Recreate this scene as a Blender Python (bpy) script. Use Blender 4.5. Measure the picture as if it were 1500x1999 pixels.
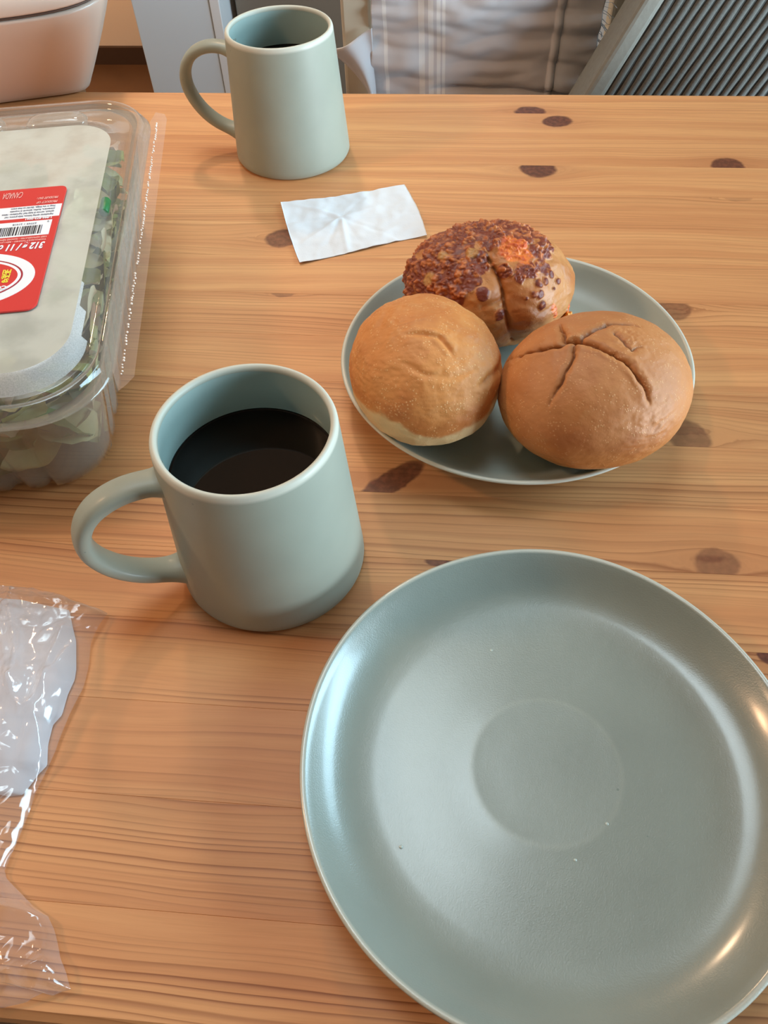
import bpy, bmesh, math, random
import numpy as np
from mathutils import Vector, Matrix, noise

for o in list(bpy.data.objects): bpy.data.objects.remove(o)
scene = bpy.context.scene
COL = scene.collection
T = 0.75                                   # table top height

# ------------------------------------------------------------------ camera
cd = bpy.data.cameras.new('camera'); cam = bpy.data.objects.new('camera', cd); COL.objects.link(cam)
scene.camera = cam
cr = Vector((0.996052, 0.082773, -0.032067)); cu = Vector((-0.045473, 0.786037, 0.616505)); cf = Vector((-0.076236, 0.612613, -0.786698))
cam.matrix_world = Matrix(((cr.x, cu.x, -cf.x, 0), (cr.y, cu.y, -cf.y, 0), (cr.z, cu.z, -cf.z, T + 0.3548), (0, 0, 0, 1)))
cd.sensor_fit = 'VERTICAL'; cd.sensor_height = 36.0; cd.lens = 36.0 * 1571.36 / 1999.0
cd.clip_start = 0.02; cd.clip_end = 60

# ------------------------------------------------------------------ world, lights, exposure
w = bpy.data.worlds.new('world'); scene.world = w; w.use_nodes = True
wn = w.node_tree.nodes; wn['Background'].inputs[0].default_value = (0.75, 0.88, 1.0, 1); wn['Background'].inputs[1].default_value = 0.5
def area(name, loc, target, sx, sy, power, col, spread=180):
    l = bpy.data.lights.new(name, 'AREA'); l.shape = 'RECTANGLE'; l.size = sx; l.size_y = sy; l.energy = power; l.color = col
    l.spread = math.radians(spread)
    o = bpy.data.objects.new(name, l); COL.objects.link(o); o.location = loc
    o.rotation_euler = (Vector(target) - Vector(loc)).to_track_quat('-Z', 'Y').to_euler(); return o
def bulb(name, loc, power, col, r):
    l = bpy.data.lights.new(name, 'POINT'); l.energy = power; l.color = col; l.shadow_soft_size = r
    o = bpy.data.objects.new(name, l); COL.objects.link(o); o.location = loc; return o
area('window_daylight', (2.36, 1.00, T + 1.12), (-1.2, 0.55, T + 0.10), 1.9, 0.7, 14.5, (0.52, 0.82, 1.0), 80)
area('low_right_fill', (2.30, -0.10, T + 0.05), (-0.1, 1.20, T - 0.10), 1.1, 0.9, 26, (0.72, 0.88, 1.0), 80)  # added low fill reaching the throw from the right
area('front_fill', (0.2, -1.9, T + 0.6), (0.0, 0.6, T), 1.8, 1.4, 2, (0.80, 0.94, 1.0), 160)  # added soft fill from behind the camera for surfaces facing it
bulb('pendant_lamp_light', (-0.36, 1.34, T + 0.93), 14, (1.0, 0.66, 0.40), 0.045)
bulb('warm_lamp_light', (-0.95, 0.25, T + 0.80), 14, (1.0, 0.58, 0.32), 0.06)
bulb('wall_warm_fill', (-1.22, 2.15, T + 0.02), 13, (1.0, 0.50, 0.22), 0.05)  # added warm fill that turns the back wall and canister orange
area('overhead_left_fill', (-0.45, 0.80, T + 1.65), (-0.38, 0.42, T), 1.1, 1.1, 2.35, (0.74, 0.92, 1.0), 46)  # added overhead beam brightening the left of the table; no fixture above
scene.view_settings.view_transform = 'Standard'; scene.view_settings.look = 'None'
scene.view_settings.exposure = 0.0; scene.view_settings.gamma = 1.0; scene.view_settings.use_curve_mapping = False
try: scene.cycles.transparent_max_bounces = 32
except Exception: pass

# ------------------------------------------------------------------ helpers
def finish(o, label=None, cat=None, group=None, kind=None, parent=None):
    if label: o['label'] = label
    if cat: o['category'] = cat
    if group: o['group'] = group
    if kind: o['kind'] = kind
    if parent is not None: o.parent = parent
    return o
def empty(name, loc=(0, 0, 0), rz=0, **k):
    o = bpy.data.objects.new(name, None); COL.objects.link(o); o.location = loc; o.rotation_euler = (0, 0, rz); o.empty_display_size = 0.02
    return finish(o, **k)
def mesh_obj(name, verts, faces, mat, smooth=True, **k):
    me = bpy.data.meshes.new(name); me.from_pydata([tuple(map(float, v)) for v in verts], [], faces); me.update()
    if smooth: me.polygons.foreach_set('use_smooth', [True] * len(me.polygons))
    if mat: me.materials.append(mat)
    o = bpy.data.objects.new(name, me); COL.objects.link(o); return finish(o, **k)
def bm_obj(name, bm, mat, smooth=False, **k):
    me = bpy.data.meshes.new(name); bm.normal_update(); bm.to_mesh(me); bm.free()
    if smooth: me.polygons.foreach_set('use_smooth', [True] * len(me.polygons))
    if mat: me.materials.append(mat)
    o = bpy.data.objects.new(name, me); COL.objects.link(o); return finish(o, **k)
def box_bm(x0, x1, y0, y1, z0, z1, bev=0.0, seg=2, bm=None):
    own = bm is None
    if own: bm = bmesh.new()
    vs = [bm.verts.new((x, y, z)) for x in (x0, x1) for y in (y0, y1) for z in (z0, z1)]
    fs = [(0, 1, 3, 2), (4, 6, 7, 5), (0, 4, 5, 1), (2, 3, 7, 6), (0, 2, 6, 4), (1, 5, 7, 3)]
    for f in fs: bm.faces.new([vs[i] for i in f])
    if bev and own: bmesh.ops.bevel(bm, geom=bm.edges[:], offset=bev, segments=seg, affect='EDGES', profile=0.5)
    return bm
def loft(loops, closed=True, cap0=False, cap1=False):
    n = len(loops[0]); verts = [p for l in loops for p in l]; faces = []
    for i in range(len(loops) - 1):
        for j in range(n if closed else n - 1):
            a = i * n + j; b = i * n + (j + 1) % n
            faces.append((a, b, b + n, a + n))
    if cap0: faces.append(tuple(range(n))[::-1])
    if cap1: faces.append(tuple((len(loops) - 1) * n + j for j in range(n)))
    return verts, faces
def lathe(profile, n=96, wob=None):
    loops = []
    for r, z in profile:
        loops.append([(r * math.cos(2 * math.pi * j / n) * (1 + (wob(j / n) if wob else 0)), r * math.sin(2 * math.pi * j / n), z) for j in range(n)])
    return loft(loops)
def grid_faces(nu, nv):
    return [(i * nv + j, i * nv + j + 1, (i + 1) * nv + j + 1, (i + 1) * nv + j) for i in range(nu - 1) for j in range(nv - 1)]
def lin(*c): return tuple(c) + (1.0,)
def srgb(r, g, b):
    f = lambda v: (v / 255) / 12.92 if v / 255 <= 0.04045 else ((v / 255 + 0.055) / 1.055) ** 2.4
    return (f(r), f(g), f(b), 1.0)

class NT:
    def __init__(s, name):
        s.m = bpy.data.materials.new(name); s.m.use_nodes = True; s.t = s.m.node_tree; s.t.nodes.clear()
        s.out = s.t.nodes.new('ShaderNodeOutputMaterial')
    def n(s, typ, ins=None, **props):
        nd = s.t.nodes.new(typ)
        for k, v in props.items(): setattr(nd, k, v)
        for k, v in (ins or {}).items():
            if isinstance(v, bpy.types.NodeSocket): s.t.links.new(v, nd.inputs[k])
            else: nd.inputs[k].default_value = v
        return nd
    def math(s, op, a, b=None, c=None, clamp=False):
        ins = {0: a}
        if b is not None: ins[1] = b
        if c is not None: ins[2] = c
        return s.n('ShaderNodeMath', ins, operation=op, use_clamp=clamp).outputs[0]
    def mix(s, f, a, b, blend='MIX'):
        return s.n('ShaderNodeMix', {0: f, 6: a, 7: b}, data_type='RGBA', blend_type=blend).outputs[2]
    def ramp(s, f, stops):
        nd = s.n('ShaderNodeValToRGB', {0: f}); e = nd.color_ramp.elements
        while len(e) < len(stops): e.new(0.5)
        for i, (p, c) in enumerate(stops): e[i].position = p; e[i].color = c
        return nd.outputs[0]
    def smooth(s, x, lo, hi):
        nd = s.n('ShaderNodeMapRange', {0: x, 1: lo, 2: hi, 3: 0.0, 4: 1.0}, interpolation_type='SMOOTHSTEP', clamp=True); return nd.outputs[0]
    def noise(s, vec, scale, detail=3, rough=0.5, dim='3D'):
        return s.n('ShaderNodeTexNoise', {'Vector': vec, 'Scale': scale, 'Detail': detail, 'Roughness': rough}, noise_dimensions=dim).outputs[0]
    def coord(s, kind='Object'): return s.n('ShaderNodeTexCoord').outputs[kind]
    def mapping(s, vec, scale=(1, 1, 1), loc=(0, 0, 0), rot=(0, 0, 0)):
        return s.n('ShaderNodeMapping', {0: vec, 1: loc, 2: rot, 3: scale}).outputs[0]
    def bump(s, h, strength=0.3, dist=0.001):
        return s.n('ShaderNodeBump', {'Height': h, 'Strength': strength, 'Distance': dist}).outputs[0]
    def pbr(s, col, rough=0.5, normal=None, **extra):
        ins = {'Base Color': col, 'Roughness': rough}
        if normal is not None: ins['Normal'] = normal
        ins.update({k.replace('_', ' '): v for k, v in extra.items()})
        p = s.n('ShaderNodeBsdfPrincipled', ins); return p.outputs[0]
    def done(s, sh): s.t.links.new(sh, s.out.inputs[0]); return s.m

# ------------------------------------------------------------------ materials
def plain(name, col, rough=0.5, nscale=0, namt=0.0, bump=0.0, bdist=0.001, **kw):
    t = NT(name); c = t.coord(); col4 = col
    if nscale:
        f = t.noise(c, nscale, 4)
        a = tuple(min(1, v * (1 + namt)) for v in col[:3]) + (1,); b = tuple(v * (1 - namt) for v in col[:3]) + (1,)
        col4 = t.ramp(f, [(0.3, b), (0.7, a)])
        nrm = t.bump(f, bump, bdist) if bump else None
    else: nrm = None
    return t.done(t.pbr(col4, rough, nrm, **kw))

# glazed stoneware, sage green
def glaze(name, base, rough, grain=1400, bs=0.06, coat=0.12, cr=0.2):
    t = NT(name); c = t.coord()
    f1 = t.noise(c, 22, 3); f2 = t.noise(c, grain, 2)
    a = tuple(v * 1.07 for v in base[:3]) + (1,); b = tuple(v * 0.95 for v in base[:3]) + (1,)
    col = t.ramp(f1, [(0.3, b), (0.7, a)])
    vor = t.n('ShaderNodeTexVoronoi', {'Vector': c, 'Scale': 75.0}).outputs[0]
    sp = t.smooth(vor, 0.05, 0.03)
    pick = t.smooth(t.noise(c, 40, 1), 0.60, 0.66)
    col = t.mix(t.math('MULTIPLY', t.math('MULTIPLY', sp, pick), 0.5), col, (0.10, 0.16, 0.14, 1))
    # light exposed edge read from the vertex attribute (bare glaze break on the rim)
    rim = t.n('ShaderNodeAttribute', attribute_name='rim').outputs['Fac']
    col = t.mix(t.math('MULTIPLY', rim, 0.75), col, srgb(214, 212, 196))
    nrm = t.bump(t.math('ADD', f2, t.math('MULTIPLY', t.noise(c, 60, 2), 2.0)), bs, 0.0006)
    return t.done(t.pbr(col, rough, nrm, Coat_Weight=coat, Coat_Roughness=cr))
M_glaze_mug = glaze('sage_glaze_mug', srgb(154, 160, 146), 0.52, 900, 0.03)
M_glaze_in = glaze('sage_glaze_inner', srgb(168, 190, 184), 0.42, 900, 0.03)
M_glaze_plate = glaze('sage_glaze_plate', srgb(140, 149, 140), 0.28, 1500, 0.22, 1.0, 0.17)
M_glaze_small = glaze('sage_glaze_side_plate', srgb(160, 170, 162), 0.40, 1500, 0.05)

def make_wood(name, knots=True):
    t = NT(name); co = t.coord()
    sx = t.n('ShaderNodeSeparateXYZ', {0: co}); X, Y = sx.outputs[0], sx.outputs[1]
    rnd = t.n('ShaderNodeObjectInfo').outputs['Random']
    oc = t.n('ShaderNodeObjectInfo').outputs['Color']
    osep = t.n('ShaderNodeSeparateColor', {0: oc})     # r: tone, g: grain density, b: redness
    # knots -------------------------------------------------
    K = [  # x, y, rx, ry, ylo, yhi, angle, strength, kind
        (0.0600, 0.7440, 0.0140, 0.0095, 0.7405, 0.79, 0.0, 1.0),
        (0.0832, 0.7262, 0.0135, 0.0100, 0.6955, 0.7405, 0.15, 1.0),
        (0.0635, 0.6450, 0.0150, 0.0135, 0.6055, 0.6505, -0.3, 1.0),
        (0.2188, 0.6540, 0.0135, 0.0120, 0.6505, 0.6955, 0.0, 0.95),
        (0.2175, 0.6060, 0.0110, 0.0060, 0.5605, 0.6055, 0.0, 0.25),
        (-0.1345, 0.5385, 0.0130, 0.0120, 0.5155, 0.5605, 0.5, 0.9),
        (-0.1233, 0.4705, 0.0085, 0.0045, 0.4255, 0.4705, 0.0, 0.55),
        (-0.0315, 0.2990, 0.0235, 0.0080, 0.2905, 0.3355, 0.75, 0.9),
        (0.1420, 0.3440, 0.0120, 0.0140, 0.3355, 0.3805, 0.4, 0.62),
        (0.1430, 0.2520, 0.0115, 0.0100, 0.2455, 0.2905, 0.1, 0.55),
        (0.0010, 0.2440, 0.0110, 0.0030, 0.2005, 0.2455, 0.0, 0.9),
        (0.1590, 0.1990, 0.0060, 0.0050, 0.1555, 0.2005, 0.0, 1.0),
        (0.1500, 0.4640, 0.0110, 0.0120, 0.4255, 0.4705, 0.0, 0.6),
        (-0.1900, 0.7290, 0.0060, 0.0030, 0.6955, 0.7405, 0.0, 0.25),
        (0.38, 0.41, 0.013, 0.010, 0.3805, 0.4255, 0.2, 0.8), (0.47, 0.68, 0.013, 0.010, 0.6505, 0.6955, 0.2, 0.8),
        (-0.42, 0.24, 0.012, 0.010, 0.2005, 0.2455, 0.2, 0.7), (-0.50, 0.45, 0.013, 0.011, 0.4255, 0.4705, 0.2, 0.9),
    ] if knots else []
    wx = t.noise(co, 120, 2); wy = t.noise(t.mapping(co, loc=(3.1, 1.7, 0)), 120, 2)
    jx = t.math('MULTIPLY', t.math('SUBTRACT', wx, 0.5), 0.005); jy = t.math('MULTIPLY', t.math('SUBTRACT', wy, 0.5), 0.003)
    disp = None; kmask = None; halo = None; ring = None
    for (kx, ky, rx, ry, lo, hi, ang, st) in K:
        dx = t.math('SUBTRACT', t.math('ADD', X, jx), kx); dy = t.math('SUBTRACT', t.math('ADD', Y, jy), ky)
        ca, sa = math.cos(ang), math.sin(ang)
        u = t.math('DIVIDE', t.math('ADD', t.math('MULTIPLY', dx, ca), t.math('MULTIPLY', dy, sa)), rx)
        v = t.math('DIVIDE', t.math('SUBTRACT', t.math('MULTIPLY', dy, ca), t.math('MULTIPLY', dx, sa)), ry)
        d = t.math('SQRT', t.math('ADD', t.math('MULTIPLY', u, u), t.math('MULTIPLY', v, v)))
        inside = t.math('MULTIPLY', t.math('GREATER_THAN', Y, lo), t.math('LESS_THAN', Y, hi))
        k = t.math('MULTIPLY', t.math('MULTIPLY', t.smooth(d, 1.12, 0.86), st), inside)
        kmask = k if kmask is None else t.math('MAXIMUM', kmask, k)
        # halo stretched along the grain
        u2 = t.math('DIVIDE', dx, rx * 3.0); v2 = t.math('DIVIDE', dy, ry * 1.7)
        d2 = t.math('ADD', t.math('MULTIPLY', u2, u2), t.math('MULTIPLY', v2, v2))
        g = t.math('MULTIPLY', t.math('EXPONENT', t.math('MULTIPLY', d2, -1.3)), inside)
        h = t.math('MULTIPLY', g, st)
        halo = h if halo is None else t.math('MAXIMUM', halo, h)
        # grain parts around the knot
        push = t.math('MULTIPLY', t.math('MULTIPLY', t.math('TANH', t.math('DIVIDE', dy, ry * 0.6)), g), -ry * 0.85)
        disp = push if disp is None else t.math('ADD', disp, push)
    if disp is None: disp = 0.0; kmask = 0.0; halo = 0.0
    off = t.math('MULTIPLY', rnd, 37.0)
    wv = t.noise(t.n('ShaderNodeCombineXYZ', {0: t.math('MULTIPLY', X, 3.2), 1: t.math('MULTIPLY', Y, 9.0), 2: off}).outputs[0], 1.0, 2)
    wv2 = t.noise(t.n('ShaderNodeCombineXYZ', {0: t.math('MULTIPLY', X, 14.0), 1: t.math('MULTIPLY', Y, 40.0), 2: off}).outputs[0], 1.0, 2)
    yw = t.math('ADD', t.math('ADD', t.math('ADD', Y, disp), t.math('MULTIPLY', wv, 0.030)), t.math('MULTIPLY', wv2, 0.0022))
    # growth rings: saw profile with uneven spacing
    freq = t.math('ADD', 120.0, t.math('MULTIPLY', osep.outputs[1], 260.0))
    ph = t.math('ADD', t.math('MULTIPLY', yw, freq), off)
    nz = t.noise(t.n('ShaderNodeCombineXYZ', {0: off, 1: t.math('MULTIPLY', yw, 60.0), 2: 0.0}).outputs[0], 1.0, 2)
    ph = t.math('ADD', ph, t.math('MULTIPLY', nz, 5.0))
    saw = t.math('FRACT', ph)
    line = t.math('POWER', saw, 4.0)
    line = t.math('MULTIPLY', line, t.smooth(saw, 1.0, 0.90))
    amp = t.noise(t.n('ShaderNodeCombineXYZ', {0: t.math('MULTIPLY', X, 2.0), 1: t.math('MULTIPLY', yw, 45.0), 2: off}).outputs[0], 1.0, 2)
    line = t.math('MULTIPLY', line, t.smooth(amp, 0.28, 0.68))
    broad = t.noise(t.n('ShaderNodeCombineXYZ', {0: t.math('MULTIPLY', X, 1.8), 1: t.math('MULTIPLY', yw, 75.0), 2: off}).outputs[0], 1.0, 3)
    fine = t.noise(t.n('ShaderNodeCombineXYZ', {0: t.math('MULTIPLY', X, 28.0), 1: t.math('MULTIPLY', yw, 900.0), 2: off}).outputs[0], 1.0, 3)
    c_light = srgb(222, 162, 106); c_mid = srgb(208, 144, 92); c_dark = srgb(142, 82, 44)
    base = t.mix(t.smooth(broad, 0.35, 0.65), c_light, c_mid)
    base = t.mix(t.math('MULTIPLY', osep.outputs[2], 0.5), base, srgb(188, 122, 76))
    base = t.mix(t.math('MULTIPLY', t.math('MULTIPLY', line, osep.outputs[0]), 1.7, clamp=True), base, c_dark)
    base = t.mix(t.math('MULTIPLY', t.smooth(fine, 0.40, 0.75), 0.16), base, srgb(150, 98, 60))
    base = t.mix(t.math('MULTIPLY', halo, 0.26), base, srgb(150, 82, 48))
    kc = t.mix(t.smooth(t.noise(co, 260, 3), 0.35, 0.7), srgb(74, 34, 26), srgb(112, 60, 42))
    base = t.mix(t.math('MULTIPLY', kmask, 0.92), base, kc)
    rough = t.math('ADD', 0.40, t.math('MULTIPLY', fine, 0.14))
    nrm = t.bump(t.math('ADD', fine, t.math('MULTIPLY', line, -0.6)), 0.10, 0.0004)
    return t.done(t.pbr(base, rough, nrm, Specular_IOR_Level=0.38))
M_wood = make_wood('oiled_pine')
M_wood_plain = make_wood('pine_legs', False)

# ------------------------------------------------------------------ room
FZ = 0.0
M_floor = plain('dark_floor', srgb(88, 62, 38), 0.5, 6, 0.15)
M_wall = plain('warm_wall', srgb(214, 204, 192), 0.8, 5, 0.02)
M_ceil = plain('ceiling_paint', srgb(190, 190, 188), 0.9)
def struct(name, b, m): return bm_obj(name, b, m, kind='structure')
X0, X1, Y0, Y1, H = -2.3, 2.45, -2.0, 2.62, 2.5
struct('floor', box_bm(X0, X1, Y0, Y1, -0.05, 0.0), M_floor)
struct('ceiling', box_bm(X0, X1, Y0, Y1, H, H + 0.05), M_ceil)
struct('wall_back', box_bm(X0, X1, Y1, Y1 + 0.1, -0.05, H + 0.05), M_wall)
struct('wall_left', box_bm(X0 - 0.1, X0, Y0, Y1, -0.05, H + 0.05), M_wall)
struct('wall_front', box_bm(X0, X1, Y0 - 0.1, Y0, -0.05, H + 0.05), M_wall)
bm = bmesh.new()
for a in ((Y0, -0.05, -0.05, H + 0.05), (1.95, Y1, -0.05, H + 0.05), (-0.05, 1.95, -0.05, 0.92), (-0.05, 1.95, 2.28, H + 0.05)):
    box_bm(X1, X1 + 0.1, a[0], a[1], a[2], a[3], bm=bm)
struct('wall_right', bm, M_wall)
M_wht = plain('white_paint', srgb(230, 232, 232), 0.45)
bm = bmesh.new()
for (y0, y1, z0, z1) in ((-0.05, 1.95, 0.92, 0.97), (-0.05, 1.95, 2.23, 2.28), (-0.05, 0.0, 0.97, 2.23), (1.90, 1.95, 0.97, 2.23), (0.93, 0.97, 0.97, 2.23)):
    box_bm(X1 + 0.02, X1 + 0.08, y0, y1, z0, z1, bm=bm)
struct('window_1', bm, M_wht)
struct('baseboard_back', box_bm(-2.3, 2.45, Y1 - 0.015, Y1, 0.0, 0.05), plain('dark_skirting', srgb(60, 42, 28), 0.5))

# cabinets behind the table ------------------------------------------------
M_white_cab = plain('white_lacquer', srgb(214, 228, 238), 0.35)
M_taupe = plain('taupe_lacquer', srgb(120, 112, 100), 0.5)
cab = empty('tall_cabinet', (-0.67, 2.0, 0), label='white lacquered tall cabinet behind the far mug', cat='cabinet')
bm_obj('body', box_bm(-0.101, 0.101, 0.02, 0.50, 0.0, 1.7, 0.002), M_white_cab, parent=cab)
bm_obj('door', box_bm(-0.101, 0.080, 0.0, 0.019, 0.03, 1.69, 0.002), M_white_cab, parent=cab)
bm_obj('side_panel', box_bm(0.082, 0.105, -0.004, 0.50, 0.0, 1.7, 0.002), plain('white_edge', srgb(226, 230, 232), 0.35), parent=cab)
cab2 = empty('low_cabinet', (-0.40, 2.08, 0), label='taupe cabinet between the white cabinet and the chair with the throw', cat='cabinet')
bm_obj('body', box_bm(-0.155, 0.30, 0.02, 0.45, 0.0, 1.7, 0.002), M_taupe, parent=cab2)
bm_obj('door', box_bm(-0.150, 0.295, 0.0, 0.018, 0.05, 1.68, 0.003), M_taupe, parent=cab2)

# ------------------------------------------------------------------ table
table = empty('dining_table', (0, 0.40, 0), label='oiled knotty pine dining table of glued staves', cat='table')
js = [0.0245] + [round(0.0655 + 0.045 * k, 4) for k in range(16)] + [0.7794]
tones = {0: (.95, .6, .5), 1: (.8, .45, .65), 2: (.9, .30, .45), 3: (.85, .25, .40), 4: (.70, .35, .35), 5: (.75, .20, .25), 6: (.55, .6, .05), 7: (.65, .50, .30),
         8: (.35, .45, .1), 9: (.5, .5, .25), 10: (.4, .6, .3), 11: (.3, .3, .05), 12: (.45, .5, .25), 13: (.25, .25, .0), 14: (.35, .4, .2), 15: (.25, .3, .1), 16: (.3, .3, .0)}
for i in range(len(js) - 1):
    a, b = js[i], js[i + 1]; g = 0.00002
    bm = bmesh.new(); yy0, yy1 = a + g, b - g
    prof = [(yy0, -0.027), (yy0, -0.00012), (yy0 + 0.00012, 0.0), (yy1 - 0.00012, 0.0), (yy1, -0.00012), (yy1, -0.027)]
    if i == 0: prof = [(yy0 + .002, -0.027), (yy0, -0.024), (yy0, -0.003), (yy0 + 0.003, 0.0), (yy1 - 0.00012, 0.0), (yy1, -0.00012), (yy1, -0.027)]
    if i == len(js) - 2: prof = [(yy0, -0.027), (yy0, -0.00012), (yy0 + 0.00012, 0.0), (yy1 - 0.003, 0.0), (yy1, -0.003), (yy1, -0.024), (yy1 - .002, -0.027)]
    A = [bm.verts.new((-0.60, y, z)) for y, z in prof]; B = [bm.verts.new((0.60, y, z)) for y, z in prof]
    n = len(prof)
    for k in range(n): bm.faces.new([A[k], B[k], B[(k + 1) % n], A[(k + 1) % n]])
    bm.faces.new(A[::-1]); bm.faces.new(B)
    bmesh.ops.recalc_face_normals(bm, faces=bm.faces[:])
    o = bm_obj('stave', bm, M_wood, parent=table); o.location = (0, -0.40, T)
    o.color = (*tones.get(i, (.5, .5, .3)), 1)
for sx in (-1, 1):
    for y in (0.07, 0.735):
        o = bm_obj('leg', box_bm(sx * 0.55 - 0.03, sx * 0.55 + 0.03, y - 0.43, y - 0.37, 0.0, T - 0.027, 0.003), M_wood_plain, parent=table)
        o.color = (.5, .5, .3, 1)
for ya, yb in ((-0.345, -0.325), (0.325, 0.345)):
    o = bm_obj('apron', box_bm(-0.52, 0.52, ya, yb, T - 0.11, T - 0.0275), M_wood_plain, parent=table); o.color = (.5, .5, .3, 1)

# ------------------------------------------------------------------ mugs
def make_mug():
    root = empty('mug')
    ro, rb, h, wt = 0.0420, 0.0489, 0.10, 0.0036
    R = lambda z: rb + (ro - rb) * (z / h)
    prof = [(0.0, 0.003), (0.040, 0.003), (0.0425, 0.0), (rb - 0.0040, 0.0), (rb - 0.0015, 0.0008), (rb - 0.0003, 0.003)]
    prof += [(R(z), z) for z in np.linspace(0.006, h - 0.004, 18)]
    n0 = len(prof)
    prof += [(ro + 0.0001, h - 0.0022), (ro - 0.0004, h - 0.0008), (ro - 0.0012, h), (ro - 0.0024, h), (ro - wt + 0.0003, h - 0.0010), (ro - wt, h - 0.0028)]
    n1 = len(prof)
    v, f = lathe(prof, 128)
    o = mesh_obj('body', v, f, M_glaze_mug, parent=root)
    rim = np.zeros(len(v)); rim[n0 * 128:(n1 - 1) * 128] = 1.0; rim[3 * 128:5 * 128] = .5
    o.data.attributes.new('rim', 'FLOAT', 'POINT').data.foreach_set('value', rim)
    prof = [(ro - wt, h - 0.0028)] + [(R(z) - wt, z) for z in np.linspace(h - 0.006, 0.014, 16)] + [(rb - wt - 0.002, 0.0085), (rb - wt - 0.007, 0.006), (0.02, 0.0055), (0.0, 0.0055)]
    v, f = lathe(prof, 128); mesh_obj('inner_wall', v, [q[::-1] for q in f][::1], M_glaze_in, parent=root, )
    # handle in the local -x direction: strap swept along a D shaped path
    pts = [(-0.0395, 0.0815), (-0.0440, 0.0825), (-0.0500, 0.0838), (-0.0580, 0.0840), (-0.0665, 0.0820), (-0.0745, 0.0775), (-0.0805, 0.0705), (-0.0838, 0.0620), (-0.0840, 0.0530),
           (-0.0812, 0.0440), (-0.0762, 0.0355), (-0.0698, 0.0285), (-0.0630, 0.0235), (-0.0560, 0.0200), (-0.0500, 0.0178), (-0.0455, 0.0165)]
    P = [Vector((x, 0, z)) for x, z in pts]
    C2 = []
    for i in range(len(P) - 1):
        p0 = P[max(i - 1, 0)]; p1 = P[i]; p2 = P[i + 1]; p3 = P[min(i + 2, len(P) - 1)]
        for k in range(5):
            s = k / 5; C2.append(0.5 * ((2 * p1) + (p2 - p0) * s + (2 * p0 - 5 * p1 + 4 * p2 - p3) * s * s + (3 * p1 - p0 - 3 * p2 + p3) * s ** 3))
    C2.append(P[-1]); loops = []; N = len(C2)
    for i, p in enumerate(C2):
        tg = (C2[min(i + 1, N - 1)] - C2[max(i - 1, 0)]).normalized(); nrm = Vector((-tg.z, 0, tg.x)); s = i / (N - 1)
        e = max(0, 1 - s / 0.13) ** 2 + max(0, 1 - (1 - s) / 0.16) ** 2
        wd = 0.0073 + 0.0030 * e; th = 0.0043 + 0.0030 * e
        lp = []
        for j in range(20):
            a = 2 * math.pi * j / 20; ca, sa = math.cos(a), math.sin(a)
            lp.append(tuple(p + nrm * (th * math.copysign(abs(sa) ** 0.85, sa)) + Vector((0, 1, 0)) * (wd * math.copysign(abs(ca) ** 0.85, ca))))
        loops.append(lp)
    v, f = loft(loops, cap0=True, cap1=True); mesh_obj('handle', v, f, M_glaze_mug, parent=root)
    return root
def copy_tree(o, parent=None):
    c = o.copy(); COL.objects.link(c); c.parent = parent
    for ch in o.children: copy_tree(ch, c)
    return c
mug1 = make_mug(); mug2 = copy_tree(mug1)
mug1.location = (-0.0910, 0.2433, T); mug1.rotation_euler = (0, 0, math.radians(27.5))
mug2.location = (-0.1456, 0.6684, T); mug2.rotation_euler = (0, 0, math.radians(-4))
for m, l in ((mug1, 'sage green stoneware mug nearest the camera, between the bag and the empty plate'), (mug2, 'sage green stoneware mug near the far table edge, behind the napkin')):
    m['label'] = l; m['category'] = 'mug'; m['group'] = 'matching sage mugs of coffee'
t = NT('black_coffee'); M_coffee = t.done(t.pbr((0.006, 0.0028, 0.0012, 1), 0.03, None, IOR=1.33, Specular_IOR_Level=0.5))
for (cx, cy), l in (((-0.0910, 0.2433), 'black coffee filling the nearest mug'), ((-0.1456, 0.6684), 'black coffee in the mug at the far table edge')):
    rr = 0.0489 - 0.0069 * .705 - 0.0036 - 0.00002
    v, f = lathe([(0.0, 0.066), (rr - 0.003, 0.066), (rr - .0004, 0.0665), (rr, 0.0712), (rr - 0.0006, 0.0707), (rr - 0.0018, 0.0704), (rr - 0.004, 0.0703), (0.0, 0.0703)], 96)
    o = mesh_obj('coffee', v, f, M_coffee, label=l, cat='coffee', group='coffee in the mugs'); o.location = (cx, cy, T)

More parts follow.
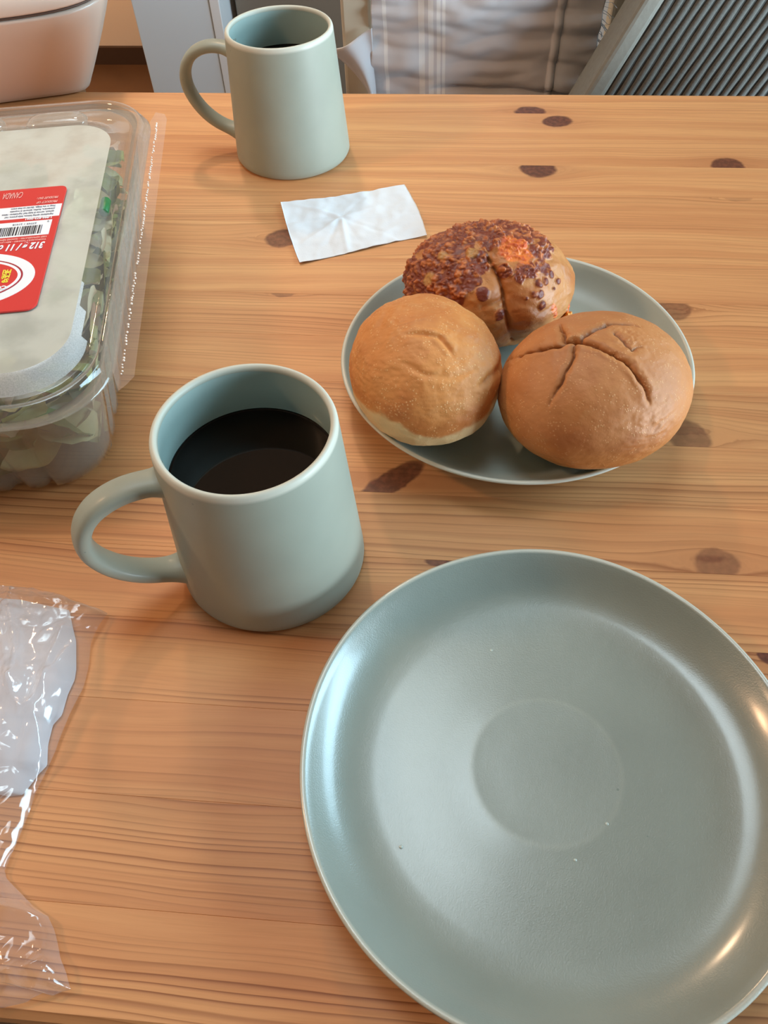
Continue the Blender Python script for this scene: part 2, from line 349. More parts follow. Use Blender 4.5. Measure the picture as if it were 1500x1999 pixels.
# ------------------------------------------------------------------ plates
def make_plate(name, mat, seed, label):
    root = empty(name, label=label, cat='plate')
    R = 0.1066
    prof = [(0.0, 0.0035), (0.052, 0.0033), (0.054, 0.0), (0.0575, 0.0), (0.060, 0.0028), (0.075, 0.0040), (0.090, 0.0085), (0.099, 0.0150), (0.1040, 0.0195), (R - .0006, 0.0212), (R, 0.0222), (R - 0.0004, 0.0229),
            (R - 0.0016, 0.0231), (R - 0.0028, 0.0224), (R - 0.0052, 0.0200), (R - 0.0085, 0.0168), (R - 0.0125, 0.0136), (R - 0.0165, 0.0112), (R - 0.0205, 0.0096), (R - 0.026, 0.0084), (R - 0.033, 0.0078), (0.060, 0.0075),
            (0.045, 0.0074), (0.0345, 0.00735), (0.0325, 0.00746), (0.0305, 0.00735), (0.02, 0.0073), (0.0, 0.0073)]
    # resample smoothly
    pp = [prof[0]]
    for i in range(1, len(prof)):
        pp.append(prof[i])
    n = 200; loops = []
    random.seed(seed); ph = random.random() * 6
    for k, (r, z) in enumerate(pp):
        lp = []
        for j in range(n):
            a = 2 * math.pi * j / n
            wob = 0.0006 * math.sin(2 * a + ph) * (r / R) ** 4 + 0.0003 * math.sin(5 * a + ph * 2) * (r / R) ** 4
            rr = r + wob; lp.append((rr * math.cos(a), rr * math.sin(a), z + 0.4 * wob))
        loops.append(lp)
    v, f = loft(loops)
    o = mesh_obj('dish', v, f, mat, parent=root)
    rim = np.zeros(len(v)); rim[9 * n:13 * n] = 0.9; rim[24 * n:25 * n] = 0.10
    o.data.attributes.new('rim', 'FLOAT', 'POINT').data.foreach_set('value', rim)
    return root
plate_small = make_plate('side_plate', M_glaze_small, 3, 'sage green plate holding the three buns'); plate_small.location = (0.0379, 0.3883, T)
plate_big = make_plate('dinner_plate', M_glaze_plate, 5, 'empty sage green plate nearest the camera, with glossy speckled glaze'); plate_big.location = (0.0486, 0.1326, T)
# beads of water or raised glaze on the empty plate
M_drop = NT('clear_bead'); M_drop = M_drop.done(M_drop.pbr(srgb(186, 198, 190), 0.06, None, Coat_Weight=1.0, Coat_Roughness=0.02))
for (x, y, r, h) in [(-0.0002, 0.0499, 0.0022, 0.0012)] + [(a, b, c, c * .5) for a, b, c in ((0.0730, 0.1111, 0.0008), (0.0590, 0.0957, 0.0007), (0.0250, 0.1893, 0.0008), (-0.012, 0.0955, 0.0007), (0.112, 0.0783, 0.0006))]:
    d = math.hypot(x - .0486, y - .1326)
    z = 0.0073 if d < .07 else 0.0081
    vv, ff = lathe([(0, h)] + [(r * math.sin(a), h * math.cos(a)) for a in np.linspace(0.15, 1.5, 8)] + [(r * 1.15, -0.0003)], 20)
    o = mesh_obj('glaze_bead', vv, ff, M_drop, parent=plate_big); o.location = (x - 0.0486, y - 0.1326, z)

# ------------------------------------------------------------------ buns
def nz3(p, s, seed, octv=3):
    out = 0; amp = 1; tot = 0
    for k in range(octv):
        out += amp * noise.noise(Vector((p[0] * s, p[1] * s, p[2] * s + seed + 17.3 * k))); tot += amp; amp *= 0.55; s *= 2.05
    return out / tot
def polydist(P, pl):
    P = P[:, None, :]; a = pl[:-1][None]; b = pl[1:][None]; d = b - a
    tt = np.clip(((P - a) * d).sum(-1) / np.maximum((d * d).sum(-1), 1e-12), 0, 1)
    D = np.linalg.norm(P - (a + tt[..., None] * d), axis=-1); j = D.argmin(1); i = np.arange(len(D))
    return D[i, j], (j + tt[i, j]) / (len(pl) - 1)
def bun_base(spec, nu=300, nv=190):
    cx, cy, a, b, c, rot, Z, zs = spec
    th = np.linspace(0, 2 * np.pi, nu, endpoint=False); ph = np.linspace(-np.pi / 2, np.pi / 2, nv)
    TH, PH = np.meshgrid(th, ph); S = np.stack([np.cos(TH) * np.cos(PH), np.sin(TH) * np.cos(PH), np.sin(PH)], -1).reshape(-1, 3)
    P = S * np.array([a, b, c])
    faces = []
    for i in range(nv - 1):
        for j in range(nu):
            q = i * nu + j; q2 = i * nu + (j + 1) % nu; faces.append((q, q2, q2 + nu, q + nu))
    return S, P, faces
def bun_finish(name, spec, P, faces, col, mat, label, rough=None):
    cx, cy, a, b, c, rot, Z, zs = spec
    zb = -zs * c
    low = P[:, 2] < zb + 0.004      # soft flat bottom
    zz = P[:, 2]; P[:, 2] = np.where(low, zb + 0.004 * np.exp((np.minimum(zz, zb + .004) - (zb + 0.004)) / 0.004), zz)
    cr_, sr_ = math.cos(rot), math.sin(rot)
    Q = np.stack([cr_ * P[:, 0] - sr_ * P[:, 1], sr_ * P[:, 0] + cr_ * P[:, 1], P[:, 2] + zs * c], -1)
    Q[:, 2] -= Q[:, 2].min()
    o = mesh_obj(name, Q, faces, mat, label=label, cat='bun', group='assorted buns on the side plate')
    o.location = (cx, cy, T + Z)
    ca = o.data.color_attributes.new('crust', 'FLOAT_COLOR', 'POINT'); arr = np.ones((len(P), 4)); arr[:, :3] = col; ca.data.foreach_set('color', arr.ravel())
    return o
def bread_mat(name, rough, speck, bs=0.25, coat=0.0):
    t = NT(name); c = t.coord(); col = t.n('ShaderNodeVertexColor', layer_name='crust').outputs[0]
    n1 = t.noise(c, 60, 4); n2 = t.noise(c, 420, 3); n3 = t.noise(c, 900, 2)
    col = t.mix(t.math('MULTIPLY', t.smooth(n1, 0.35, 0.7), 0.28), col, t.mix(1.0, col, (0.72, 0.62, 0.55, 1), 'MULTIPLY'))
    vor = t.n('ShaderNodeTexVoronoi', {'Vector': c, 'Scale': 640.0}).outputs[0]
    sp = t.math('MULTIPLY', t.smooth(vor, 0.36, 0.20), t.smooth(t.noise(c, 150, 2), 0.44, 0.60))
    col = t.mix(t.math('MULTIPLY', sp, speck), col, srgb(236, 190, 132))
    h = t.math('ADD', t.math('ADD', n1, t.math('MULTIPLY', n2, 0.35)), t.math('ADD', t.math('MULTIPLY', n3, 0.12), t.math('MULTIPLY', sp, 0.25)))
    return t.done(t.pbr(col, rough, t.bump(h, bs, 0.0015), Subsurface_Weight=0.06, Subsurface_Radius=(0.006, 0.003, 0.0015), Coat_Weight=coat, Coat_Roughness=0.3))
def SR(*c): return np.array(srgb(*c)[:3])
def lerp(a, b, f): f = np.clip(f, 0, 1)[:, None]; return a * (1 - f) + b * f
def smst(x, lo, hi): q = np.clip((x - lo) / (hi - lo), 0, 1); return q * q * (3 - 2 * q)

# plain round bun, left
B1 = (-.0155, .3440, .0425, .0492, .0356, .3205, .0145, .9)
S, P, F = bun_base(B1); ax = np.array([B1[2], B1[3], B1[4]])
n1 = np.array([nz3(s, 1.6, 3.1, 3) for s in S]); n2 = np.array([nz3(s, 5.5, 9.7, 3) for s in S])
off = 0.0020 * n1 + 0.0007 * n2
def crease(off, pts, depth, wid, lip=0.0, ends=True):
    pl = np.array(pts) * ax; d, s = polydist(P, pl)
    taper = np.clip(np.minimum(s, 1 - s) * 5 + (0.25 if ends else 1), 0, 1)
    return off - depth * np.exp(-(d / wid) ** 2) * taper + lip * np.exp(-((d - 2.2 * wid) / (1.5 * wid)) ** 2) * taper
off = crease(off, [[-.293, -.155, .944], [-.107, -.209, .972], [.08, -.294, .952], [.152, -.424, .893], [.19, -.528, .828]], .0011, .0013, .0004)
off = crease(off, [[-.405, -.46, .79], [-.21, -.657, .724], [.088, -.731, .677], [.449, -.637, .627]], .0007, .0016, .0003)
off = crease(off, [[-.566, .118, .816], [-.45, .291, .844], [-.35, .406, .844]], .0008, .0022, .0004)
off = crease(off, [[.955, -.233, .183], [.846, -.437, .305], [.618, -.657, .432], [.48, -.757, .443]], .0012, .0020, .0006)
off = crease(off, [[.92, -.15, .36], [.90, -.35, .24], [.83, -.54, .12], [.62, -.78, .02]], .0010, .0016, .0003)
off += 0.0004 * np.array([nz3((s[0] * 1.0 + 2 * s[1], s[1] * 3, s[2] * 3), 7, 4.4, 2) for s in S]) * smst(S[:, 2], -.2, .3)
P = P * (1 + off[:, None] / np.linalg.norm(P, axis=1)[:, None])
ang = np.arctan2(S[:, 1], S[:, 0])
thr = -.02 + 0.13 * np.sin(ang * 3 + 1.0) * .5 + .16 * np.exp(-((ang - (-.4)) / .45) ** 2) + 0.06 * np.exp(-((ang + 2.4) / .35) ** 2) - .20 * np.exp(-((ang + 1.75) / .32) ** 2) + .10 * n2
pale = 1 - smst(S[:, 2], thr - .04, thr + .07)
col = lerp(np.tile(SR(212, 140, 74), (len(P), 1)), SR(196, 118, 56), smst(n1, -.1, .45))
col = lerp(col, SR(214, 152, 92), smst(n2, .15, .5) * .5)
col = lerp(col, SR(190, 112, 54), np.exp(-((S[:, 2] - thr - .2) / .12) ** 2) * .5)
col = lerp(col, SR(226, 196, 146), pale)
bun_finish('round_bun', B1, P, F, col, bread_mat('plain_crust', 0.60, 0.55, 0.35), 'smooth round golden bun with pale base, left of the three on the plate')

# split bun, right
B3 = (.0784, .3345, .0540, .0483, .0362, .4999, .0134, .85)
S, P, F = bun_base(B3, 560, 320); ax = np.array([B3[2], B3[3], B3[4]])
n1 = np.array([nz3(s, 1.5, 23.1, 3) for s in S]); n2 = np.array([nz3(s, 5.0, 29.7, 3) for s in S])
off = 0.0012 * n1 + 0.0005 * n2
SM = {'A': [[-0.265, 0.142, 0.954], [-0.384, -0.047, 0.922], [-0.493, -0.143, 0.859], [-0.592, -0.229, 0.773], [-0.67, -0.276, 0.689], [-0.782, -0.349, 0.517]],
 'B': [[-0.265, 0.142, 0.954], [-0.397, 0.173, 0.902], [-0.504, 0.255, 0.825], [-0.595, 0.358, 0.719], [-0.689, 0.456, 0.564], [-0.715, 0.652, 0.254]],
 'C': [[-0.265, 0.142, 0.954], [-0.225, 0.075, 0.971], [-0.122, -0.09, 0.988], [-0.037, -0.271, 0.962], [0.032, -0.424, 0.905], [0.05, -0.542, 0.839], [0.063, -0.644, 0.762], [0.054, -0.764, 0.643], [0.082, -0.81, 0.58]],
 'D': [[-0.300, 0.150, 0.940], [-0.341, 0.21, 0.920], [-0.278, 0.321, 0.905], [-0.235, 0.448, 0.863], [-0.181, 0.549, 0.816]],
 'E': [[-0.24, 0.087, 0.967], [-0.151, 0.155, 0.976], [-0.025, 0.183, 0.983], [0.142, 0.214, 0.967], [0.314, 0.17, 0.934], [0.463, 0.056, 0.885]],
 'F': [[0.114, 0.017, 0.993], [0.136, -0.112, 0.984], [0.141, -0.262, 0.955], [0.281, -0.22, 0.934]]}
seam = np.zeros(len(P))
jit = np.array([[nz3(s, 9, 3, 2), nz3(s, 9, 13, 2), 0] for s in S]) * 0.0016
for k, (dp, wd, lp_) in dict(A=(.0020, .0005, .0003), B=(.0026, .0006, .0005), C=(.0028, .0006, .0006), D=(.0024, .0006, .0005), E=(.0022, .0006, .0005), F=(.0010, .0007, .0004)).items():
    pl = np.array(SM[k]) * ax; d, s = polydist(P + jit, pl)
    tp = np.clip((1 - s) * 3.0, 0, 1) ** 0.6
    off -= dp * np.exp(-(d / wd) ** 1.3) * tp; off -= dp * 0.26 * np.exp(-(d / (wd * 4.0)) ** 2) * tp
    off += lp_ * np.exp(-((d - 5.5 * wd) / (3.5 * wd)) ** 2) * tp
    seam = np.maximum(seam, np.exp(-(d / (wd * 1.1)) ** 1.5) * tp)
cent = np.array([-0.265, 0.142, 0.954]) * ax
off -= .0012 * np.exp(-(np.linalg.norm(P - cent, axis=1) / .006) ** 2)
cr_patch = np.exp(-(np.linalg.norm(P - np.array([.22, -.08, .97]) * ax, axis=1) / .009) ** 2)
off += cr_patch * 0.0009 * np.array([nz3(s, 16, 5, 2) for s in S])
cp2 = np.exp(-(np.linalg.norm(P - np.array([.05, -.93, .30]) * ax, axis=1) / .018) ** 2)
off += cp2 * 0.0009 * np.array([nz3(s, 9, 15, 2) for s in S])
P = P * (1 + off[:, None] / np.linalg.norm(P, axis=1)[:, None])
col = lerp(np.tile(SR(196, 128, 72), (len(P), 1)), SR(180, 110, 58), smst(n1, -.15, .4))
col = lerp(col, SR(188, 124, 70), smst(S[:, 2], .3, .9) * .6)
col = lerp(col, SR(196, 140, 84), smst(n2, .25, .6) * .4)
col = lerp(col, SR(196, 130, 62), (1 - smst(S[:, 2], -.35, .15)) * .55)
col = lerp(col, SR(92, 46, 24), seam * .75)  # shading of the folds painted into the crust colour along the seams
col = lerp(col, SR(224, 184, 120), (1 - smst(S[:, 2], -.62, -.45)))
bun_finish('split_bun', B3, P, F, col, bread_mat('glazed_crust', 0.56, 0.30, 0.28), 'large glossy brown bun split into lobes on top, right of the three')

# cheese bun, back
B2 = (.0206, .4300, .0528, .0440, .0350, 0., .0115, .85)
S, P, F = bun_base(B2, 460, 300); ax = np.array([B2[2], B2[3], B2[4]])
n1 = np.array([nz3(s, 1.7, 43.1, 3) for s in S]); n2 = np.array([nz3(s, 4.2, 49.7, 3) for s in S]); n3 = np.array([nz3(s, 13, 5.7, 3) for s in S])
off = 0.0024 * n1 + 0.0015 * n2
S2 = [[-0.052, -0.381, 0.923], [0.03, -0.53, 0.847], [0.099, -0.667, 0.738], [0.147, -0.802, 0.579], [0.17, -0.889, 0.424], [0.205, -0.95, 0.235], [0.247, -0.969, 0.003], [0.315, -0.807, -0.5]]
d, s = polydist(P, np.array(S2) * ax); off -= .0034 * np.exp(-(d / .0012) ** 1.3) + .0026 * np.exp(-(d / .0060) ** 2); seam = np.exp(-(d / .0011) ** 2)
d2, s = polydist(P, np.array([[.147, -.802, .579], [.35, -.80, .42], [.55, -.78, .22], [.72, -.65, .2]]) * ax); off -= .0010 * np.exp(-(d2 / .0022) ** 2)
d2, s = polydist(P, np.array([[-.09, -.90, .40], [.07, -.88, .47], [.147, -.84, .50]]) * ax); off -= .0016 * np.exp(-(d2 / .0018) ** 2)
# broad lobes
off += .0026 * np.exp(-(np.linalg.norm(P - np.array([.50, -.72, .50]) * ax, axis=1) / .016) ** 2) + .0022 * np.exp(-(np.linalg.norm(P - np.array([-.15, -.80, .55]) * ax, axis=1) / .013) ** 2)
off += .0022 * np.exp(-(np.linalg.norm(P - np.array([-.65, -.2, .72]) * ax, axis=1) / .015) ** 2)
BL = [[-0.119, -0.356, 0.927, 0.0048], [-0.09, -0.812, 0.577, 0.0046], [0.123, -0.956, 0.265, 0.0042], [0.491, -0.616, 0.616, 0.0031], [0.521, -0.704, 0.483, 0.0030], [0.56, -0.763, 0.322, 0.0033], [0.457, -0.732, 0.506, 0.0022], [0.698, -0.548, 0.46, 0.0013], [0.612, -0.13, 0.78, 0.0042], [0.523, -0.028, 0.852, 0.0024], [0.744, -0.437, 0.505, 0.0025], [0.578, -0.551, 0.602, 0.0024], [0.399, -0.549, 0.735, 0.0033], [0.654, -0.419, 0.629, 0.0027], [0.372, -0.791, 0.486, 0.0012]]
OR = [[0.227, -0.235, 0.945, 0.0125], [0.331, -0.324, 0.886, 0.008], [0.715, -0.684, 0.146, 0.0045], [0.76, -0.64, 0.0, 0.0032], [0.931, -0.314, -0.185, 0.0042]]
DK = [[-0.589, -0.056, 0.806, 0.0109], [-0.36, 0.044, 0.932, 0.0102], [-0.13, 0.042, 0.991, 0.0087], [-0.636, -0.341, 0.693, 0.0100], [-0.401, -0.518, 0.756, 0.0124], [-0.714, -0.51, 0.479, 0.0095], [-0.448, -0.721, 0.529, 0.0116], [-0.256, -0.643, 0.722, 0.0085], [-0.12, -0.50, 0.835, 0.0065], [-0.324, -0.28, 0.904, 0.0095], [0.13, 0.053, 0.99, 0.009], [0.334, 0.035, 0.942, 0.0075], [-0.93, -0.316, 0.185, 0.008], [-0.862, -0.245, 0.444, 0.0087], [-0.499, -0.798, 0.337, 0.0087], [0.392, -0.5, 0.772, 0.0065], [0.135, -0.562, 0.816, 0.0048], [0.568, -0.385, 0.728, 0.0058], [-0.014, -0.134, 0.991, 0.0065], [.3, -.6, .74, .004], [.5, -.2, .84, .006], [0, .4, .9, .013], [-.4, .4, .82, .013], [.38, .32, .86, .012], [-.72, .3, .62, .013], [-.95, -.05, .3, .010], [.62, .1, .78, .007], [-.2, .7, .7, .014], [.3, .65, .7, .012]]
YL = [[-0.669, -0.497, 0.553, 0.0047], [-0.227, -0.318, 0.92, 0.0044], [-0.523, -0.287, 0.802, 0.0033]]
Pw = P + np.stack([np.array([nz3(s, 8, q, 2) for s in S]) for q in (1, 2, 3)], -1) * .0035
dk = np.zeros(len(P)); bl = np.zeros(len(P)); og = np.zeros(len(P)); yl = np.zeros(len(P))
for x, y, z, r in DK: dk = np.maximum(dk, 1 - smst(np.linalg.norm(Pw - np.array([x, y, z]) * ax, axis=1), r * .75, r * 1.15))
for x, y, z, r in BL: bl = np.maximum(bl, 1 - smst(np.linalg.norm(P * .6 + Pw * .4 - np.array([x, y, z]) * ax, axis=1), r * .6, r * 1.1))
for x, y, z, r in OR: og = np.maximum(og, 1 - smst(np.linalg.norm(Pw - np.array([x, y, z]) * ax, axis=1), r * .4, r * 1.15))
for x, y, z, r in YL: yl = np.maximum(yl, 1 - smst(np.linalg.norm(P - np.array([x, y, z]) * ax, axis=1), r * .5, r * 1.1))
bub = np.array([noise.voronoi(Vector((s_[0] * 10, s_[1] * 9, s_[2] * 8)) + Vector((.3, .3, .3)) * noise.noise(Vector(s_) * 9))[0][0] for s_ in S])
bub2 = np.array([noise.voronoi(Vector((s_[0] * 24, s_[1] * 21, s_[2] * 17)))[0][0] for s_ in S])
bub = np.clip(.62 * np.clip(1 - bub * 1.5, 0, 1) + .38 * np.clip(1 - bub2 * 1.7, 0, 1), 0, 1) * 1.15
rim_ = np.exp(-((dk - .5) / .25) ** 2)
bubamp = smst(n2 + .2 * n3, -.35, .15)
cheese = np.maximum(dk, og * .7) * (1 - .6 * yl)
off += cheese * (.0003 + .0034 * bub * bubamp) + .0014 * bl * (0.7 + .5 * bub) + .0008 * og * n3 * 2 + .0011 * yl
P = P * (1 + off[:, None] / np.linalg.norm(P, axis=1)[:, None])
col = lerp(np.tile(SR(196, 134, 78), (len(P), 1)), SR(178, 108, 54), smst(n1, -.2, .4))
col = lerp(col, SR(206, 152, 98), smst(n2, .1, .5) * .6)
cc = lerp(np.tile(SR(126, 54, 30), (len(P), 1)), SR(196, 112, 58), smst(bub + .3 * n3, .18, .62))
cc = lerp(cc, SR(200, 124, 64), smst(n3, .12, .45) * .85); cc = lerp(cc, SR(92, 38, 24), smst(-n2, .15, .45) * .5)
col = lerp(col, cc, smst(dk + .25 * n3, .35, .65))
bc = lerp(np.tile(SR(118, 50, 32), (len(P), 1)), SR(180, 104, 56), smst(bub, .3, .75)); col = lerp(col, bc, smst(bl, .35, .6))
col = lerp(col, lerp(np.tile(SR(232, 128, 52), (len(P), 1)), SR(206, 90, 38), smst(n3, -.2, .3)), smst(og + .2 * n3, .35, .75) * (1 - smst(bl, .3, .6)))
col = lerp(col, SR(190, 140, 70), yl * .8)
col = lerp(col, SR(120, 66, 34), seam * .5)
cb = bun_finish('cheese_bun', B2, P, F, col, bread_mat('cheese_crust', 0.47, 0.0, 0.35, 0.0), 'lumpy bun topped with browned orange cheese, rearmost of the three')
# melted cheese lump oozing at the bun's right side
bm = bmesh.new(); bmesh.ops.create_icosphere(bm, subdivisions=4, radius=1)
for v in bm.verts:
    k = 1 + .25 * noise.noise(v.co * 2.1); v.co = Vector((v.co.x * .0040 * k, v.co.y * .0055 * k, v.co.z * .0062 * k))
o = bm_obj('melted_cheese', bm, plain('orange_cheese', srgb(236, 158, 66), 0.4, 300, .12, .3), smooth=True, parent=cb, label='orange melted cheese lump'); o.location = (0.0500, -0.0150, 0.0150)

# ------------------------------------------------------------------ paper napkin
def napkin():
    c00, c10, c11, c01 = [np.array(q) for q in ((-.1160, .5049), (-.0238, .5463), (-.0458, .6164), (-.1434, .5853))]
    nu, nv = 110, 80; V = []
    cen = np.array([-.092, .566]); rays = [(2.75, 1, .0016), (0.12, 1.0, .0013), (-.5, .8, -.0010), (-1.35, 1, .0017), (-1.75, 1, -.0014), (-2.2, .9, .0012), (3.35, 1, -.0016), (.55, .7, .0010), (1.1, .7, -.0008), (-1.05, .6, -.0008)]
    for i in range(nu):
        for j in range(nv):
            u, v = i / (nu - 1), j / (nv - 1)
            p = (c00 * (1 - u) + c10 * u) * (1 - v) + (c01 * (1 - u) + c11 * u) * v
            p = p + np.array([0.0, -.0022 * math.sin(math.pi * u) * (v) + .0012 * math.sin(9 * u + 1) * (1 - v) * u - .003 * u ** 6 * (1 - v)])
            p = p + np.array([.0020 * math.sin(math.pi * v) * u - .001 * math.sin(math.pi * v) * (1 - u), 0])
            d = p - cen; r = math.hypot(*d); a = math.atan2(d[1], d[0])
            z = .0010
            for a0, ln, am in rays:
                da = (a - a0 + math.pi) % (2 * math.pi) - math.pi
                z += am * math.exp(-(da * max(r, .004) / .0022) ** 2) * math.exp(-r / (.045 * ln)) * .75 * min(1, r / .004)
            z += .0022 * abs((p[1] - .566 - .06 * (p[0] + .092))) * 0 + .0012 * noise.noise(Vector((p[0] * 40, p[1] * 40, 2.0))) + .0005 * noise.noise(Vector((p[0] * 130, p[1] * 130, 5.0)))
            z += .004 * max(0, u - .8) ** 2 * 12 * (1 - v) ** 2 + .003 * max(0, .2 - u) * v * 2
            z += .0008 * math.exp(-r / .014) + .0009 * noise.noise(Vector((p[0] * 75 + 3, p[1] * 60, 9)))
            V.append((p[0], p[1], T + max(z, .0004)))
    V = np.array(V); n = len(V); F1 = grid_faces(nu, nv)
    V2 = V.copy(); V[:, 2] += .0003
    F2 = [tuple(q + n for q in f)[::-1] for f in F1]
    edge = [i * nv for i in range(nu)] + [(nu - 1) * nv + j for j in range(1, nv)] + [i * nv + nv - 1 for i in range(nu - 2, -1, -1)] + [j for j in range(nv - 2, 0, -1)]
    F3 = [(edge[k], edge[(k + 1) % len(edge)], edge[(k + 1) % len(edge)] + n, edge[k] + n) for k in range(len(edge))]
    t = NT('tissue_paper'); c = t.coord()
    m = t.done(t.pbr(srgb(226, 229, 232), 0.85, t.bump(t.noise(c, 900, 3), 0.25, .0004), Subsurface_Weight=0.05))
    V[:, :2] -= (-.085, .56); V2[:, :2] -= (-.085, .56); V[:, 2] -= T; V2[:, 2] -= T
    o = mesh_obj('paper_napkin', list(V) + list(V2), [f[::-1] for f in F1] + [f[::-1] for f in F2] + F3, m, label='creased white paper napkin lying between the far mug and the cheese bun', cat='napkin')
    o.location = (-.085, .56, T)
napkin()

# ------------------------------------------------------------------ clear plastics
def clear_plastic(name, tint, haze=0.06, rough=0.06, frost=None, hcol=(0.75, 0.76, 0.75, 1), edge=0.9):
    t = NT(name); c = t.coord()
    tr = t.n('ShaderNodeBsdfTransparent', {0: tint}).outputs[0]
    nrm = t.bump(t.noise(c, 140, 2), 0.12, .001)
    gl = t.n('ShaderNodeBsdfGlossy', {0: (1, 1, 1, 1), 'Roughness': rough, 'Normal': nrm}).outputs[0]
    df = t.n('ShaderNodeBsdfDiffuse', {0: hcol}).outputs[0]
    fz = t.math('ADD', .04, t.math('MULTIPLY', t.math('POWER', t.n('ShaderNodeLayerWeight', {0: 0.5, 'Normal': nrm}).outputs['Facing'], 5.0), .9))
    lw = t.n('ShaderNodeLayerWeight', {0: 0.35}).outputs['Facing']
    hz = t.math('ADD', haze, t.math('MULTIPLY', t.math('POWER', lw, 3.0), edge * .35))
    if frost: hz = t.math('ADD', hz, frost(t, c), clamp=True)
    s1 = t.n('ShaderNodeMixShader', {0: hz, 1: tr, 2: df}).outputs[0]
    s2 = t.n('ShaderNodeMixShader', {0: t.math('MULTIPLY', fz, 1.3, clamp=True), 1: s1, 2: gl}).outputs[0]
    return t.done(s2)
M_pet = clear_plastic('clear_pet', (0.96, 0.97, 0.96, 1), 0.14, hcol=srgb(206, 196, 184))
M_pet_tub = clear_plastic('clear_pet_tub', (0.93, 0.94, 0.92, 1), 0.42, hcol=srgb(178, 170, 158))
def fog(t, c):
    return t.math('ADD', t.math('MULTIPLY', t.smooth(t.noise(c, 38, 4), 0.30, 0.62), 0.22), 0.62)
M_fog = clear_plastic('fogged_lid', (0.95, 0.96, 0.95, 1), 0.0, 0.35, fog, hcol=srgb(202, 204, 192))
M_frost = clear_plastic('frosted_border', (0.95, 0.96, 0.95, 1), 0.0, 0.3, lambda t, c: t.math('ADD', 0.45, t.math('MULTIPLY', t.noise(c, 1500, 1), 0.5)), hcol=srgb(206, 204, 200))

# ------------------------------------------------------------------ salad clamshell, local frame: u to the right, v away from the camera
ROT = math.radians(10.8)
tub = empty('salad_container', (0, 0, T), ROT, label='clear plastic clamshell of salad with a red label, at the left edge', cat='container')
UR, VF, VB, UL = -0.1175, 0.300, 0.640, -0.400
def rrect(dr, df_, db, dl, rad, z, n=14, mod=None):
    x0, x1, y0, y1 = UL + dl, UR - dr, VF + df_, VB - db; pts = []
    rad = max(rad, .003)
    segs = [((x1 - rad, y0 + rad), -90), ((x1 - rad, y1 - rad), 0), ((x0 + rad, y1 - rad), 90), ((x0 + rad, y0 + rad), 180)]
    for k, ((cx, cy), a0) in enumerate(segs):
        for i in range(n + 1):
            a = math.radians(a0 + 90 * i / n); pts.append((cx + rad * math.cos(a), cy + rad * math.sin(a)))
        nx = segs[(k + 1) % 4]; a1 = math.radians(a0 + 90)
        p = (cx + rad * math.cos(a1), cy + rad * math.sin(a1)); an = math.radians(nx[1]); q = (nx[0][0] + rad * math.cos(an), nx[0][1] + rad * math.sin(an))
        for i in range(1, 60):
            s = i / 60; pts.append((p[0] + (q[0] - p[0]) * s, p[1] + (q[1] - p[1]) * s))
    out = []
    cxm, cym = (x0 + x1) / 2, (y0 + y1) / 2
    for (x, y) in pts:
        m_ = mod(x, y) if mod else 0.0
        if m_:
            # push inwards along the nearest side's normal
            ds = [(x1 - x, (-1, 0)), (y - y0, (0, 1)), (y1 - y, (0, -1)), (x - x0, (1, 0))]; dn = min(ds)[1]
            x += dn[0] * m_; y += dn[1] * m_
        out.append((x, y, z))
    return out
def rib(amp):
    def f(x, y):
        front = y < VF + .06 and x < UR - .052; right = x > UR - .06 and VF + .050 < y < VB - .05
        if front: s = (x * 1.0) / .020
        elif right: s = y / .020
        else: return 0.0
        q = (s % 1.0); return amp * (1 if .25 < q < .75 else 0) * min(1, min(abs(q - .25), abs(q - .75)) / .10)
    return f
tl = [rrect(.040, .038, .040, .04, .020, .0035), rrect(.031, .028, .030, .03, .026, .0035), rrect(.026, .023, .026, .026, .030, .0012, mod=rib(.003)), rrect(.022, .0195, .022, .022, .032, .0030, mod=rib(.0045)),
      rrect(.0200, .0175, .020, .020, .034, .012, mod=rib(.0045)), rrect(.016, .0135, .016, .016, .036, .035, mod=rib(.0040)), rrect(.0125, .010, .0125, .0125, .038, .056, mod=rib(.0025)),
      rrect(.0110, .0085, .011, .011, .039, .0635), rrect(.0095, .007, .0095, .0095, .040, .0675), rrect(.0, .0, .0, .0, .043, .0685)]
v, f = loft(tl, cap0=True); mesh_obj('tub', v, f, M_pet_tub, parent=tub)
ll = [rrect(.0, .0, .0, .0, .043, .0695), rrect(.0012, .0012, .0012, .0012, .043, .0718), rrect(.0030, .0035, .0030, .0030, .0425, .0725), rrect(.0040, .0045, .004, .004, .042, .0765), rrect(.0052, .006, .0052, .0052, .041, .0778),
      rrect(.0068, .0085, .0068, .0068, .040, .0778), rrect(.0078, .0098, .0078, .0078, .039, .0765), rrect(.0085, .0108, .0085, .0085, .0385, .0735), rrect(.0095, .0120, .0095, .0095, .038, .0728), rrect(.0115, .0145, .0115, .0115, .037, .0728),
      rrect(.0125, .0155, .0125, .0125, .036, .0742), rrect(.0135, .0165, .0135, .0135, .0355, .0744)]
v, f = loft(ll); nl = len(ll[0]); chan = [q for i_, q in enumerate(f) if 6 <= i_ // nl <= 8]; rest = [q for i_, q in enumerate(f) if not 6 <= i_ // nl <= 8]
mesh_obj('lid_rim', v, rest, M_pet, parent=tub)
mesh_obj('refraction_channel', v, chan, clear_plastic('channel_refraction_tint', (0.86, 0.90, 0.90, 1), 0.38, hcol=srgb(150, 160, 158)), parent=tub, label='lid channel, its clear plastic tinted grey to imitate refraction')  # grey colour stands in for refraction in the clear rim wall
